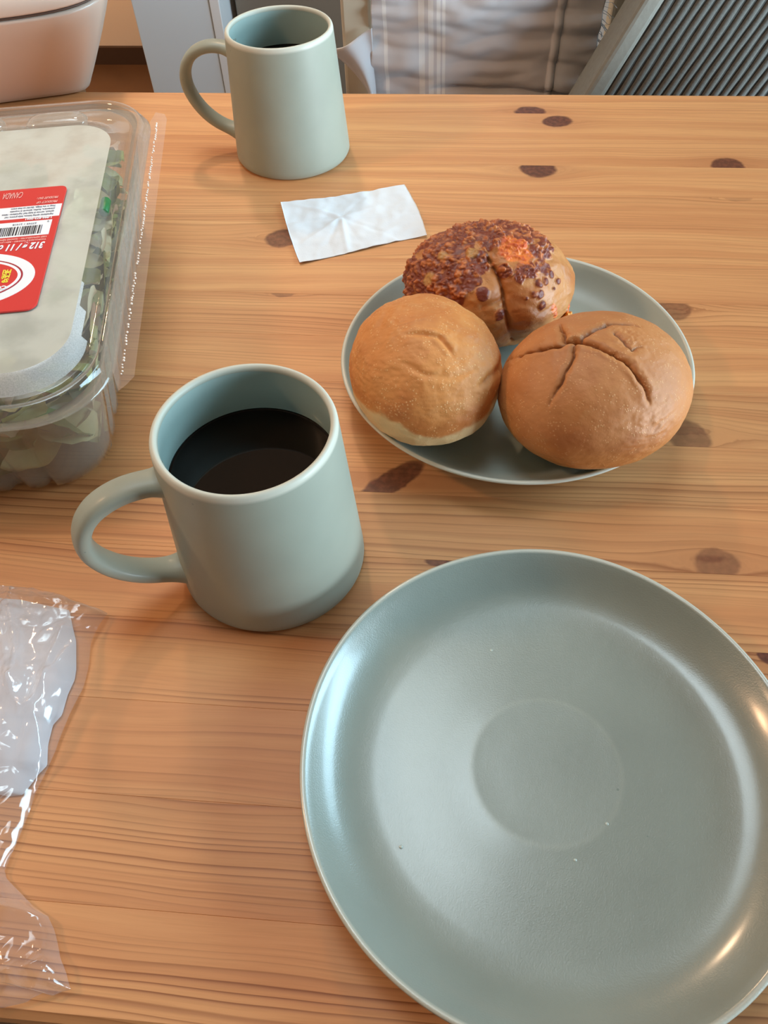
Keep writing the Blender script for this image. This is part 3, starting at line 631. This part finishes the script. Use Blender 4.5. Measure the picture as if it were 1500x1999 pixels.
wl = [rrect(.0135, .0165, .0135, .0135, .0355, .0744), rrect(.0150, .0180, .030, .015, .035, .0748), rrect(.0175, .0215, .042, .0175, .033, .0775), rrect(.0200, .0255, .050, .020, .031, .0812), rrect(.0212, .0280, .052, .022, .030, .0822)]
n = len(wl[0]); v, f = loft(wl); front = []; other = []
for fi, q in enumerate(f):
    cx = sum(v[i][0] for i in q) / 4; cy = sum(v[i][1] for i in q) / 4
    (front if cy < VF + .035 + .022 * (fi // n) and fi // n >= 1 else other).append(q)
mesh_obj('lid_shoulder', v, other, M_pet, parent=tub)
mesh_obj('lid_border', v, front, M_frost, parent=tub, label='frosted lid border')
pl = rrect(.0212, .0280, .052, .022, .030, .0822)
cx, cy = (UL + UR) / 2, (VF + VB) / 2
loops = [pl]
for s in (.97, .9, .75, .5, .25, .08):
    loops.append([(cx + (x - cx) * s, cy + (y - cy) * s, .0822 + .0002 * (1 - s) + .0004 * noise.noise(Vector((x * 25 * s, y * 25 * s, 0)))) for x, y, z in pl])
v, f = loft(loops, cap1=True); mesh_obj('lid_panel', v, f, M_fog, parent=tub, label='fogged flat lid panel')
# tear strip tab along the right side
tabp = [(UR - .001, VF + .036), (UR + .0040, VF + .0200), (UR + .0075, VF + .0240), (UR + .0112, VF + .0300), (UR + .0112, VB - .028), (UR + .0090, VB - .0200), (UR + .002, VB - .016), (UR - .001, VB - .03)]
bm = bmesh.new(); vs = [bm.verts.new((x, y, .0702)) for x, y in tabp]; fc = bm.faces.new(vs)
bm_obj('tear_strip', bm, clear_plastic('clear_tab', (0.99, 0.96, 0.94, 1), .17, .15, hcol=srgb(232, 204, 186), edge=.2), parent=tub)
bm = bmesh.new(); random.seed(4)
y = VF + .032
while y < VB - .03:
    if random.random() < .9: bmesh.ops.create_icosphere(bm, subdivisions=1, radius=.00055 + random.random() * .0003, matrix=Matrix.Translation((UR + .0045 + random.uniform(-.0004, .0004), y, .0710)))
    y += random.uniform(.0018, .0034)
bm_obj('perforation', bm, plain('pearl_plastic', srgb(238, 222, 208), .3), smooth=True, parent=tub, kind='stuff')
# far side moulded bumps of the lid
for (x, y, sx, sy) in ((-.185, .610, .022, .010), (-.235, .612, .012, .008), (-.215, .596, .014, .007), (-.29, .606, .012, .007)):
    bm = bmesh.new(); bmesh.ops.create_uvsphere(bm, u_segments=24, v_segments=12, radius=1)
    for q in bm.verts: q.co = Vector((math.copysign(abs(q.co.x) ** .6, q.co.x) * sx, math.copysign(abs(q.co.y) ** .6, q.co.y) * sy, max(q.co.z, -.1) * .006))
    o = bm_obj('moulded_boss', bm, M_pet, smooth=True, parent=tub); o.location = (x, y, .0745)
# label ---------------------------------------------------------------------
M_red = plain('label_red', srgb(208, 50, 46), .38); M_pw = plain('label_white', srgb(236, 240, 244), .4); M_yel = plain('label_yellow', srgb(238, 220, 70), .4)
M_blk = plain('label_black', srgb(34, 34, 42), .5); M_gry = plain('label_grey', srgb(120, 122, 134), .5); M_dred = plain('label_dark_red', srgb(160, 34, 48), .4); M_pnk = plain('label_pink', srgb(242, 178, 168), .4)
LZ = .0838
lab = empty('label', parent=tub, label='red printed label stuck on the lid')
LR, LF, LB_, LL = -.1603, .3772, .5042, -.300
bm = bmesh.new(); vs = []
for (cx, cy, a0) in ((LR - .004, LF + .006, -90), (LR - .004, LB_ - .004, 0), (LL + .004, LB_ - .004, 90), (LL + .004, LF + .004, 180)):
    for i in range(6):
        a = math.radians(a0 + 18 * i); rr = .006 if a0 == -90 else .004; vs.append(bm.verts.new((cx + (-.002 if a0 == -90 else 0) + rr * math.cos(a), cy + rr * math.sin(a), LZ)))
fc = bm.faces.new(vs); r = bmesh.ops.extrude_face_region(bm, geom=[fc])
for e in r['geom']:
    if isinstance(e, bmesh.types.BMVert): e.co.z -= .0010
bmesh.ops.recalc_face_normals(bm, faces=bm.faces[:]); bm_obj('label_sheet', bm, M_red, parent=lab)
def flat(name, quads, mat, dz):
    V = []; Fq = []
    for q in quads:
        b = len(V); V += [(x, y, LZ + dz) for x, y in q]; V += [(x, y, LZ + dz - .0001) for x, y in q]; k = len(q)
        Fq.append(tuple(range(b, b + k))); Fq += [(b + i, b + k + i, b + k + (i + 1) % k, b + (i + 1) % k) for i in range(k)]
    return mesh_obj(name, V, Fq, mat, smooth=False, parent=lab)
def R4(x0, x1, y0, y1): return [(x0, y0), (x1, y0), (x1, y1), (x0, y1)]
flat('ingredients_panel', [R4(LL, LR - .0002, .4690, .4827)], M_pw, .00012)
flat('barcode_panel', [R4(-.235, -.1640, .4493, .4653)], M_pw, .00012)
random.seed(7); bars = []; gbars = []; x = -.1690
while x > -.228:
    wd = random.choice((.0004, .0006, .0009)); (bars if random.random() < .7 else gbars).append(R4(x - wd, x, .4508, .4600)); x -= wd + random.choice((.0004, .0006, .0009))
[o_.__setitem__('kind', 'stuff') for o_ in (flat('barcode', bars, M_blk, .00026), flat('barcode_faint_bars', gbars, M_gry, .00026))]
def ell(cx, cy, a, b, n=72, rev=False): return [(cx + a * math.cos(2 * math.pi * i / n), cy + b * math.sin(2 * math.pi * i / n)) for i in range(n)]
EC = (-.2050, .4085)
flat('oval_white', [ell(*EC, .0394, .0262)], M_pw, .00012); flat('oval_dark_ring', [ell(*EC, .0327, .0200)], M_dred, .00024)
flat('oval_ring_white', [ell(*EC, .0316, .0188)], M_pw, .00034); flat('oval_red', [ell(*EC, .0298, .0168)], M_red, .00044)
def text(body, u, vv, size, mat, dz=.0003, shear=0.0, bold=0.0, sx=1.0, name='print'):
    c = bpy.data.curves.new(name, 'FONT'); c.body = body; c.size = size; c.offset = bold; c.shear = shear; c.extrude = .00005; c.resolution_u = 2
    tmp = bpy.data.objects.new('tmp', c); COL.objects.link(tmp); dg = bpy.context.evaluated_depsgraph_get()
    me = bpy.data.meshes.new_from_object(tmp.evaluated_get(dg)); bpy.data.objects.remove(tmp); bpy.data.curves.remove(c)
    me.materials.clear(); me.materials.append(mat)
    o = bpy.data.objects.new(name, me); COL.objects.link(o); o.parent = lab; o.location = (u, vv, LZ + dz); o.rotation_euler = (0, 0, math.pi); o.scale = (sx, 1, 1)
    return o
# printed upside down as seen from the camera: text runs towards -u, its top faces the camera
text('PRODUCT OF', -.1637, .4868, .0034, M_pnk, shear=.2, bold=.00008, sx=.60); text('PRODUIT DU :', -.1639, .4917, .0034, M_pnk, shear=.2, bold=.00008, sx=.60)
text('CANADA', -.1868, .4999, .0100, M_pnk, shear=.25, sx=.30)
for k, ln in enumerate(['Ingredients: spring lettuce, baby greens, red', 'spinach, carrots & baby leaf. Ingredients : laitue', 'printanière, feuilles, épinards & roquette', 'Keep in the fridge. Garder au frais avant']):
    text(ln, -.1642, .4720 + .0031 * k, .0024, M_gry, shear=.1, bold=.00002, sx=.7)
text('1-866-873-0061', -.1642, .4684, .0026, M_pw, bold=.0001)
text('0', -.1655, .4640, .0024, M_gry); text('57749 1 21418', -.1730, .4632, .0024, M_gry)
text('THOROUGHLY WASHED • BIEN LAVÉ', -.1645, .4447, .0021, M_pnk, bold=.00005, sx=.8); text('KEEP REFRIGERATED • GARDEZ RÉFRIGÉRÉ', -.1645, .4474, .0021, M_pnk, bold=.00005, sx=.8)
text('312 g / 11 oz', -.1644, .4412, .0090, M_pw, shear=.25, bold=.00028, sx=.62)
text('PRI', -.1794, .4152, .0049, M_yel, .0006, bold=.00022, sx=.75); text('MÉ', -.1794, .4110, .0049, M_yel, .0006, bold=.00022, sx=.75); text('SP', -.1796, .4066, .0049, M_yel, .0006, bold=.00022, sx=.75); text('CO', -.1794, .4000, .0046, M_pw, .0006, bold=.00022, sx=.9)

# salad inside ---------------------------------------------------------------
def leaf_mesh(bm, loc, rot, L, W, seed, cm):
    nu, nv = 12, 8; M = Matrix.Translation(loc) @ rot; idx = []
    for i in range(nu):
        for j in range(nv):
            s = i / (nu - 1); tq = j / (nv - 1) * 2 - 1
            wq = W * math.sin(math.pi * min(1, s * .9 + .08)) ** .6
            p = Vector((s * L - L / 2, tq * wq * .5, .12 * L * math.sin(3 * s + seed) + .10 * W * tq * tq + .05 * L * noise.noise(Vector((s * 5, tq * 3, seed)))))
            idx.append(bm.verts.new(M @ p))
    for i in range(nu - 1):
        for j in range(nv - 1):
            fc = bm.faces.new([idx[i * nv + j], idx[i * nv + j + 1], idx[(i + 1) * nv + j + 1], idx[(i + 1) * nv + j]]); fc.smooth = True; fc.material_index = cm
mats = [plain('lettuce_green', srgb(170, 174, 104), .5, 60, .25), plain('lettuce_pale', srgb(214, 206, 152), .5, 60, .15), plain('lettuce_rib', srgb(222, 210, 176), .5, 60, .1), plain('lettuce_dark', srgb(128, 136, 76), .5, 60, .25), plain('onion_skin', srgb(206, 176, 150), .5, 60, .15)]
random.seed(12); bm = bmesh.new()
from mathutils import Euler
for k in range(330):
    side = random.random()
    if side < .30: x, y, z = UR - .026 - random.random() * .02, random.uniform(VF + .05, VB - .05), random.uniform(.012, .060)
    elif side < .55: x, y, z = random.uniform(UL + .05, UR - .04), VF + .030 + random.random() * .02, random.uniform(.012, .060)
    else: x, y, z = random.uniform(UL + .04, UR - .045), random.uniform(VF + .05, VB - .06), random.uniform(.015, .060)
    L = random.uniform(.025, .045); W_ = random.uniform(.018, .030)
    leaf_mesh(bm, Vector((x, y, z)), Euler((random.uniform(-.7, .7), random.uniform(-.5, .5), random.uniform(0, 6.28))).to_matrix().to_4x4(), L, W_, random.random() * 50, random.choices(range(5), (4, 4, 3, 2, 1.2))[0])
for q in bm.verts:
    q.co.x = min(max(q.co.x, UL + .026), UR - .0225 - .006 * (1 - min(1, max(0, q.co.z / .06)))); q.co.y = min(max(q.co.y, VF + .021 + .006 * (1 - min(1, max(0, q.co.z / .06)))), VB - .026); q.co.z = min(max(q.co.z, .006), .0715)
    # keep inside the rounded corner
    cxr, cyr = UR - .052, VF + .052
    if q.co.x > cxr and q.co.y < cyr:
        dx, dy = q.co.x - cxr, q.co.y - cyr; dd = math.hypot(dx, dy)
        if dd > .026: q.co.x = cxr + dx * .026 / dd; q.co.y = cyr + dy * .026 / dd
me = bpy.data.meshes.new('chopped_salad'); bm.to_mesh(me); bm.free()
for m_ in mats: me.materials.append(m_)
o = bpy.data.objects.new('chopped_salad', me); COL.objects.link(o); o.location = (0, 0, T); o.rotation_euler = (0, 0, ROT)
finish(o, label='pale green chopped salad leaves packed inside the clear clamshell', cat='salad', kind='stuff')
# green scallion piece against the lid
bm = bmesh.new(); bmesh.ops.create_cone(bm, cap_ends=True, segments=16, radius1=.0032, radius2=.0030, depth=.014, matrix=Matrix.Rotation(math.pi / 2, 4, 'X'))
bmesh.ops.bevel(bm, geom=bm.edges[:], offset=.0004, segments=1, affect='EDGES')
o = bm_obj('scallion_piece', bm, plain('scallion_green', srgb(44, 112, 62), .4, 200, .15), smooth=True, label='dark green scallion piece showing beside the red label under the lid', cat='scallion')
cr_, sr_ = math.cos(ROT), math.sin(ROT); lx, ly = -.1365, .487
o.location = (cr_ * lx - sr_ * ly, sr_ * lx + cr_ * ly, T + .0765); o.rotation_euler = (0, 0, ROT)

# ------------------------------------------------------------------ cellophane bag with paper
def crumple(x, y, s, seed):
    d = noise.voronoi(Vector((x * s, y * s, seed)))[0]; return d[1] - d[0]
def sheet(name, rows, xl, hfun, mat, nu=90, nrow=150, **k):
    ys = np.array([r[1] for r in rows]); s = np.linspace(0, 1, nrow)
    par = np.linspace(0, 1, len(rows)); X = np.interp(s, par, [r[0] for r in rows]); Y = np.interp(s, par, [r[1] for r in rows])
    pal = np.linspace(0, 1, len(xl)); XL = np.interp(s, pal, [q[0] for q in xl]); YL_ = np.interp(s, pal, [q[1] for q in xl]); V = []
    for i in range(nrow):
        for j in range(nu):
            q = (j / (nu - 1)); q = 1 - (1 - q) ** 1.3
            x = XL[i] + (X[i] - XL[i]) * q; y = YL_[i] + (Y[i] - YL_[i]) * q
            e = min(1 - q, .999) * (X[i] - XL[i]); V.append((x, y, hfun(x, y, (X[i] - x), s[i])))
    return mesh_obj(name, V, [f[::-1] for f in grid_faces(nrow, nu)], mat, **k)
def seg(p, a, b):
    ax_, ay = a; bx, by = b; dx, dy = bx - ax_, by - ay; tt = max(0, min(1, ((p[0] - ax_) * dx + (p[1] - ay) * dy) / (dx * dx + dy * dy)))
    return math.hypot(p[0] - ax_ - tt * dx, p[1] - ay - tt * dy)
def film_mat():
    t = NT('cellophane'); c = t.coord()
    tr = t.n('ShaderNodeBsdfTransparent', {0: (0.97, 0.965, 0.96, 1)}).outputs[0]
    nrm = t.bump(t.noise(t.mapping(c, scale=(1, .35, 1)), 70, 3), 0.35, .002)
    gl = t.n('ShaderNodeBsdfGlossy', {0: (1, 1, 1, 1), 'Roughness': 0.10, 'Normal': nrm}).outputs[0]
    df = t.n('ShaderNodeBsdfDiffuse', {0: srgb(214, 206, 206)}).outputs[0]
    lw = t.n('ShaderNodeLayerWeight', {0: 0.5}).outputs['Facing']
    hz = t.math('ADD', .10, t.math('MULTIPLY', t.math('POWER', lw, 2.0), .45))
    s1 = t.n('ShaderNodeMixShader', {0: hz, 1: tr, 2: df}).outputs[0]
    fz = t.math('ADD', .04, t.math('MULTIPLY', t.math('POWER', t.n('ShaderNodeLayerWeight', {0: 0.5, 'Normal': nrm}).outputs['Facing'], 5.0), .9))
    return t.done(t.n('ShaderNodeMixShader', {0: t.math('MULTIPLY', fz, 1.6, clamp=True), 1: s1, 2: gl}).outputs[0])
M_film = film_mat()

film = [(-0.2313, 0.2106), (-0.218, 0.2124), (-0.206, 0.2116), (-0.1884, 0.207), (-0.1705, 0.2004), (-0.1732, 0.1889), (-0.1737, 0.183), (-0.1714, 0.1724), (-0.1701, 0.1588), (-0.172, 0.1456), (-0.1728, 0.1354), (-0.173, 0.1269), (-0.1743, 0.1161), (-0.1756, 0.108), (-0.1757, 0.0979), (-0.1762, 0.0872), (-0.1773, 0.0753), (-0.1755, 0.0725), (-0.1607, 0.0632), (-0.1523, 0.0595), (-0.1487, 0.0553), (-0.1431, 0.0466), (-0.1383, 0.0403), (-0.1348, 0.0352), (-0.1384, 0.0344), (-0.1414, 0.0326), (-0.1448, 0.0336), (-0.1505, 0.0299), (-0.1597, 0.0273)]
paper = [(-0.227, 0.2061), (-0.2203, 0.2065), (-0.21, 0.2047), (-0.1985, 0.2029), (-0.1917, 0.2018), (-0.1869, 0.1925), (-0.1822, 0.184), (-0.1772, 0.1689), (-0.1762, 0.1635), (-0.177, 0.1554), (-0.1764, 0.1451), (-0.179, 0.1399), (-0.178, 0.1301), (-0.1751, 0.1208), (-0.1775, 0.1169), (-0.1813, 0.1071), (-0.1878, 0.1059)]
folds = {'a': [(-0.2203, 0.2065), (-0.2135, 0.1923), (-0.2025, 0.1728), (-0.1958, 0.1568), (-0.1956, 0.1529)], 'b': [(-0.2194, 0.1964), (-0.2128, 0.1806), (-0.1993, 0.1566)], 'c': [(-0.213, 0.2082), (-0.2034, 0.2014), (-0.1975, 0.1999)], 'd': [(-0.198, 0.207), (-0.181, 0.1989)], 'e': [(-0.1676, 0.197), (-0.1769, 0.1887), (-0.1815, 0.1841)], 'f': [(-0.184, 0.1839), (-0.184, 0.1762), (-0.1838, 0.163), (-0.1827, 0.1604), (-0.1812, 0.1583), (-0.1771, 0.1787)], 'g': [(-0.1806, 0.1565), (-0.1804, 0.1474), (-0.1826, 0.1397), (-0.1788, 0.1325), (-0.1757, 0.1231)], 'h': [(-0.1966, 0.1528), (-0.1937, 0.1465), (-0.1882, 0.1408), (-0.1846, 0.1433), (-0.1806, 0.1552)], 'i': [(-0.1678, 0.0601), (-0.159, 0.0592), (-0.1503, 0.0584)], 'j': [(-0.1611, 0.0376), (-0.1502, 0.041), (-0.1462, 0.044), (-0.1405, 0.0453)], 'k': [(-0.1485, 0.031), (-0.1458, 0.0371), (-0.1443, 0.0415)]}
SH = dict(a=.0060, b=.0035, c=.0030, d=.0026, e=.0030, f=.0050, g=.0045, h=.0050, i=.0045, j=.0040, k=.0040)
def fold_h(x, y):
    z = 0
    for k, pl_ in folds.items():
        d = min(seg((x, y), pl_[i], pl_[i + 1]) for i in range(len(pl_) - 1)); z += SH[k] * math.exp(-d / .0034)
    return z
def film_z(x, y, e, s):
    ramp = 1 - math.exp(-max(e, 0) / .006)
    puff = .012 * math.exp(-((y - .155) / .055) ** 2) + .006 * math.exp(-((y - .05) / .03) ** 2)
    top = min(1, max(0, (.2115 - y) / .010))
    z = .0014 + ramp * (.3 + .7 * top) * (.002 + puff) + fold_h(x, y) * (.35 + .65 * ramp)
    z += ramp * (.0050 * crumple(x, y, 42, 3.0) + .0020 * crumple(x, y, 120, 9.0))
    z += .0016 * abs(noise.noise(Vector((x * 90, y * 30, 4)))) + (.0035 * noise.noise(Vector((x * 150, y * 150, 7))) * max(0, 1 - abs(y - .036) / .010) if y < .046 else 0)
    return T + max(z, .0012)
def paper_z(x, y, e, s):
    ramp = 1 - math.exp(-max(e, 0) / .008); top = min(1, max(0, (.207 - y) / .008))
    z = .0010 + ramp * top * (.0085 * math.exp(-((y - .155) / .06) ** 2) + .0035 * crumple(x, y, 42, 3.0)) + .0022 * ramp * noise.noise(Vector((x * 45, y * 35, 2)))
    return T + max(z, .0006)
t = NT('bag_paper'); c = t.coord()
M_bagpaper = t.done(t.n('ShaderNodeMixShader', {0: .18, 1: t.pbr(srgb(226, 228, 236), .6, t.bump(t.noise(c, 60, 3), .2, .002)), 2: t.n('ShaderNodeBsdfTransparent').outputs[0]}).outputs[0])
bag = empty('bread_bag', (-.20, .12, T), label='crumpled clear cellophane bread bag at the left edge, white paper inside', cat='bag')
def shift(o):
    co = np.empty(len(o.data.vertices) * 3); o.data.vertices.foreach_get('co', co); co = co.reshape(-1, 3) - np.array([-.20, .12, T]); o.data.vertices.foreach_set('co', co.ravel()); o.data.update()
shift(sheet('film', film, [(-.34, .218), (-.345, .17), (-.33, .12), (-.32, .075), (-.30, .035)], film_z, M_film, nu=170, nrow=260, parent=bag))
pp_ = sheet('paper_wrap', paper, [(-.32, .208), (-.325, .17), (-.32, .13), (-.31, .104)], paper_z, M_bagpaper, nu=80, nrow=90, label='crumpled white paper inside a clear cellophane bag', cat='paper')
co = np.empty(len(pp_.data.vertices) * 3); pp_.data.vertices.foreach_get('co', co); co = co.reshape(-1, 3) - np.array([-.25, .15, T]); pp_.data.vertices.foreach_set('co', co.ravel()); pp_.location = (-.25, .15, T)

# ------------------------------------------------------------------ round lidded canister at the far left, on a side stand
st = empty('side_stand', (-.575, .90, 0), label='side stand at table height hidden behind the canister', cat='stand')
M_dk = plain('stand_wood', srgb(120, 84, 54), .5)
bm_obj('top', box_bm(-.115, .10, -.114, .12, T - .025, T, .002), M_dk, parent=st)
for sx in (-.10, .085):
    for sy in (-.10, .10): bm_obj('leg', box_bm(sx - .012, sx + .012, sy - .012, sy + .012, 0, T - .0255), M_dk, parent=st)
M_can = plain('canister_white', srgb(214, 192, 176), .32, Coat_Weight=.3, Coat_Roughness=.15)
can = empty('lidded_canister', (-.4701, .8325, T + .0005), .3025, label='pale rounded canister with a stepped lid, top left behind the salad container', cat='canister')
def sq(hw, z, p, n=96):
    out = []
    for i in range(n):
        a = 2 * math.pi * i / n; ca, sa = math.cos(a), math.sin(a); r = hw / ((abs(ca) ** p + abs(sa) ** p) ** (1 / p)); out.append((r * ca, r * sa, z))
    return out
L_ = [sq(.02, .002, 2), sq(.078, .002, 10), sq(.0845, .0, 11), sq(.0870, .0012, 11), sq(.0890, .005, 10.5)]
for k in range(1, 13): s = k / 12; L_.append(sq(.0890 + .043 * s - .002 * s * s, .005 + .075 * s, 10.5 - 6.0 * s))
L_ += [sq(.1312, .0818, 4.3), sq(.1300, .0830, 4.2), sq(.1280, .0835, 4.2), sq(.02, .0835, 4.2)]
v, f = loft(L_, cap0=True, cap1=True); mesh_obj('body', v, f, M_can, parent=can)
L_ = [sq(.02, .0855, 4.2), sq(.1265, .0855, 4.2), sq(.1310, .0862, 4.2), sq(.1325, .0880, 4.2), sq(.1322, .0960, 4.1), sq(.1295, .1020, 4.0), sq(.1255, .1040, 3.9), sq(.1225, .1043, 3.8), sq(.1210, .1028, 3.8), sq(.1198, .1043, 3.7), sq(.1150, .1100, 3.6), sq(.1000, .1170, 3.4), sq(.06, .122, 3), sq(.01, .123, 2)]
v, f = loft(L_, cap0=True, cap1=True); mesh_obj('lid', v, f, M_can, parent=can)
ring = [sq(.1285, .0836, 4.2), sq(.1302, .0840, 4.2), sq(.1302, .0852, 4.2), sq(.1285, .0856, 4.2)]
v, f = loft(ring); mesh_obj('gasket', v, f, plain('gasket_dark', srgb(90, 66, 54), .6), parent=can)

# ------------------------------------------------------------------ chair with linen throw
ch = empty('dining_chair', (0.02, 1.15, 0), label='cream painted chair behind the table with a linen throw over its back', cat='chair')
M_cream = plain('cream_paint', srgb(206, 200, 180), .5)
def chair_part(name, *a, **k): return bm_obj(name, box_bm(*a, .004), M_cream, parent=ch, **k)
for sx in (-1, 1):
    cx_ = -.1505 if sx < 0 else .160
    chair_part('back_post', cx_ - .018, cx_ + .018, -.122, -.088, 0.0, .93)
    chair_part('front_leg', cx_ - .02, cx_ + .02, .27, .31, 0.0, .43)
chair_part('seat', -.20, .21, -.085, .33, .43, .46); chair_part('top_rail', -.131, .141, -.118, -.094, .84, .92); chair_part('middle_rail', -.131, .141, -.118, -.094, .52, .58)
# throw: wraps over the top rail, front fall visible
def throw():
    nu, nv = 190, 200; V = []
    for i in range(nu):
        for j in range(nv):
            u, v = i / (nu - 1), j / (nv - 1)
            wdt = .262; x = -.112 + wdt * u
            z = .50 + .47 * v
            yb = 1.022 - .010 * math.sin(math.pi * u)
            yy = yb + .008 * noise.noise(Vector((u * 2.2, v * 4.2, 1.0))) + .010 * noise.noise(Vector((u * 2.5 + v, v * 24, 3.1))) + .0035 * noise.noise(Vector((u * 9, v * 46, 6)))
            yy += .012 * math.exp(-abs(u - .84) / .03) - .010 * smf(u, .80, .83)
            hem = math.exp(-((z - (.645 + .004 * math.sin(5 * u))) / .004) ** 2)
            yy += .010 * hem * smf(u, .25, .4)
            x += .004 * noise.noise(Vector((0.3, v * 9, 2))) * (1 if u > .9 or u < .1 else .3) + (.015 * (v - .45))
            V.append((x, yy, z))
    return V, grid_faces(nu, nv)
def smf(x, a, b): q = max(0, min(1, (x - a) / (b - a))); return q * q * (3 - 2 * q)
t = NT('linen'); c = t.coord(); sp_ = t.n('ShaderNodeSeparateXYZ', {0: c})
xs = sp_.outputs[0]; zs_ = sp_.outputs[2]
xx = t.math('SUBTRACT', xs, t.math('MULTIPLY', t.math('SUBTRACT', zs_, .65), -.02))
stripe = None
for cx_, wd in ((-.052, .0035), (-.041, .0030), (-.032, .0022), (-.026, .0018), (-.095, .0022)):
    q = t.math('LESS_THAN', t.math('ABSOLUTE', t.math('SUBTRACT', xx, cx_)), wd); stripe = q if stripe is None else t.math('MAXIMUM', stripe, q)
wv_ = t.n('ShaderNodeTexWave', {'Vector': c, 'Scale': 900.0}, bands_direction='X').outputs['Fac']; wz_ = t.n('ShaderNodeTexWave', {'Vector': c, 'Scale': 900.0}, bands_direction='Z').outputs['Fac']
colr = t.mix(t.math('MULTIPLY', stripe, .95), srgb(222, 225, 230), srgb(250, 254, 255))
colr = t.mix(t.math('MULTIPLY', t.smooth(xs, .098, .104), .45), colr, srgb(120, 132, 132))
M_linen = t.done(t.pbr(colr, .9, t.bump(t.math('ADD', t.math('ADD', wv_, wz_), t.math('MULTIPLY', t.noise(c, 300, 3), 1.5)), .3, .0006), Sheen_Weight=.2))
V, Fq = throw(); th = empty('linen_throw', (0, 0, 0), label='rumpled grey white linen throw with white stripes and fringe, draped over the cream chair', cat='blanket')
o = mesh_obj('front_fall', V, Fq, M_linen, parent=th); md = o.modifiers.new('thick', 'SOLIDIFY'); md.thickness = .0016
o = mesh_obj('top_fold', [(-.112 + .262 * i / 40, 1.018 + .045 * (1 - math.cos(math.pi * j / 16)) , .966 + .022 * math.sin(math.pi * j / 16)) for i in range(41) for j in range(17)], grid_faces(41, 17), M_linen, parent=th)
# folded corner poking out past the left post
V = []
for i in range(30):
    for j in range(30):
        u, v = i / 29, j / 29
        a = np.array([-.111, .700]); b = np.array([-.158, .6985]); 
        x = -.111 - (.052 * (1 - v) ** 1.4) * u * (0.35 + .65 * (1 - abs(v - .0)))
        z = .600 + .115 * (1 - v) - .026 * u * (1 - v) + .010 * v
        V.append((x, 1.017 - .006 * math.sin(3.1 * u) + .004 * math.sin(8 * u + 2 * v), z))
o = mesh_obj('folded_corner', V, grid_faces(30, 30), M_linen, parent=th); md = o.modifiers.new('thick', 'SOLIDIFY'); md.thickness = .0016
# fringe along the right hem
bm = bmesh.new(); random.seed(9)
for k in range(150):
    z = .52 + .44 * k / 150; p = Vector((.150 + .015 * ((z - .5) / .47 - .45), 1.020, z)); L = random.uniform(.008, .022); d = Vector((random.uniform(.3, 1), random.uniform(-.4, .1), random.uniform(-1.2, .2))).normalized()
    q = p + d * L; m_ = p + d * L * .5 + Vector((random.uniform(-.003, .003), 0, random.uniform(-.003, .003))); r = .0006
    ring_ = []
    for c_ in (p - Vector((.004, 0, 0)), m_, q):
        ring_.append([bm.verts.new(c_ + Vector((r * math.cos(a), r * math.sin(a), r * .5))) for a in (0, 2.1, 4.2)])
    for a_, b_ in zip(ring_, ring_[1:]):
        for i in range(3): bm.faces.new((a_[i], a_[(i + 1) % 3], b_[(i + 1) % 3], b_[i]))
bm_obj('fringe', bm, M_linen, smooth=True, parent=th, kind='stuff')

# ------------------------------------------------------------------ ribbed grey chair, right
rc = empty('upholstered_chair', (.34, 1.02, 0), label='chair at the right with a leaning grey ribbed back edged in pale piping', cat='chair')
M_rib = plain('grey_rib', srgb(112, 113, 108), .85, 500, .12, .4); M_ribd = plain('grey_rib_groove', srgb(84, 85, 82), .9, 500, .1, .4); M_pale = plain('pale_piping', srgb(150, 150, 140), .7, 200, .06, .3)
O = Vector((.100, .925, .615)); U = Vector((.455, .16, .875)).normalized(); Wv = Vector((.97, .12, -.10)); Wv = (Wv - U * Wv.dot(U)).normalized(); Nn = U.cross(Wv).normalized()
if Nn.y > 0: Nn = -Nn
base = Vector((.34, 1.02, 0))
def panel(name, a0, a1, b0, b1, c0, c1, m, bev=.004, **k):
    bm = box_bm(a0, a1, b0, b1, c0, c1, bev, 3)
    for q in bm.verts: q.co = O + Wv * q.co.x + U * q.co.y + Nn * q.co.z - base
    bmesh.ops.recalc_face_normals(bm, faces=bm.faces[:])
    return bm_obj(name, bm, m, parent=rc, **k)
panel('back_core', .020, .42, -.16, .34, -.045, 0, M_ribd)
panel('piping', .0, .0225, -.165, .345, -.046, .003, M_pale, .006, label='pale edge piping')
bm = bmesh.new(); k = 0; x = .027
while x < .415:
    ring_ = []
    for j in range(61):
        y = -.155 + .49 * j / 60; ring_.append([bm.verts.new(O + Wv * (x + .0036 * math.cos(a) + .0004 * math.sin(y * 700 + k)) + U * y + Nn * (.0028 * math.sin(a) + .0003 * math.sin(y * 900 + 2 * k)) - base) for a in np.linspace(0, math.pi, 6)])
    for a_, b_ in zip(ring_, ring_[1:]):
        for i in range(5): bm.faces.new((a_[i], a_[i + 1], b_[i + 1], b_[i]))
    x += .0098; k += 1
bmesh.ops.recalc_face_normals(bm, faces=bm.faces[:])
bm_obj('ribs', bm, M_rib, smooth=True, parent=rc, kind='stuff')
bm_obj('seat', box_bm(.02, .46, -.10, .38, .40, .47, .02, 3), M_rib, parent=rc)
for sx in (.05, .43):
    for sy in (-.07, .35): bm_obj('leg', box_bm(sx - .018, sx + .018, sy - .018, sy + .018, 0, .3995, .003), M_cream, parent=rc)
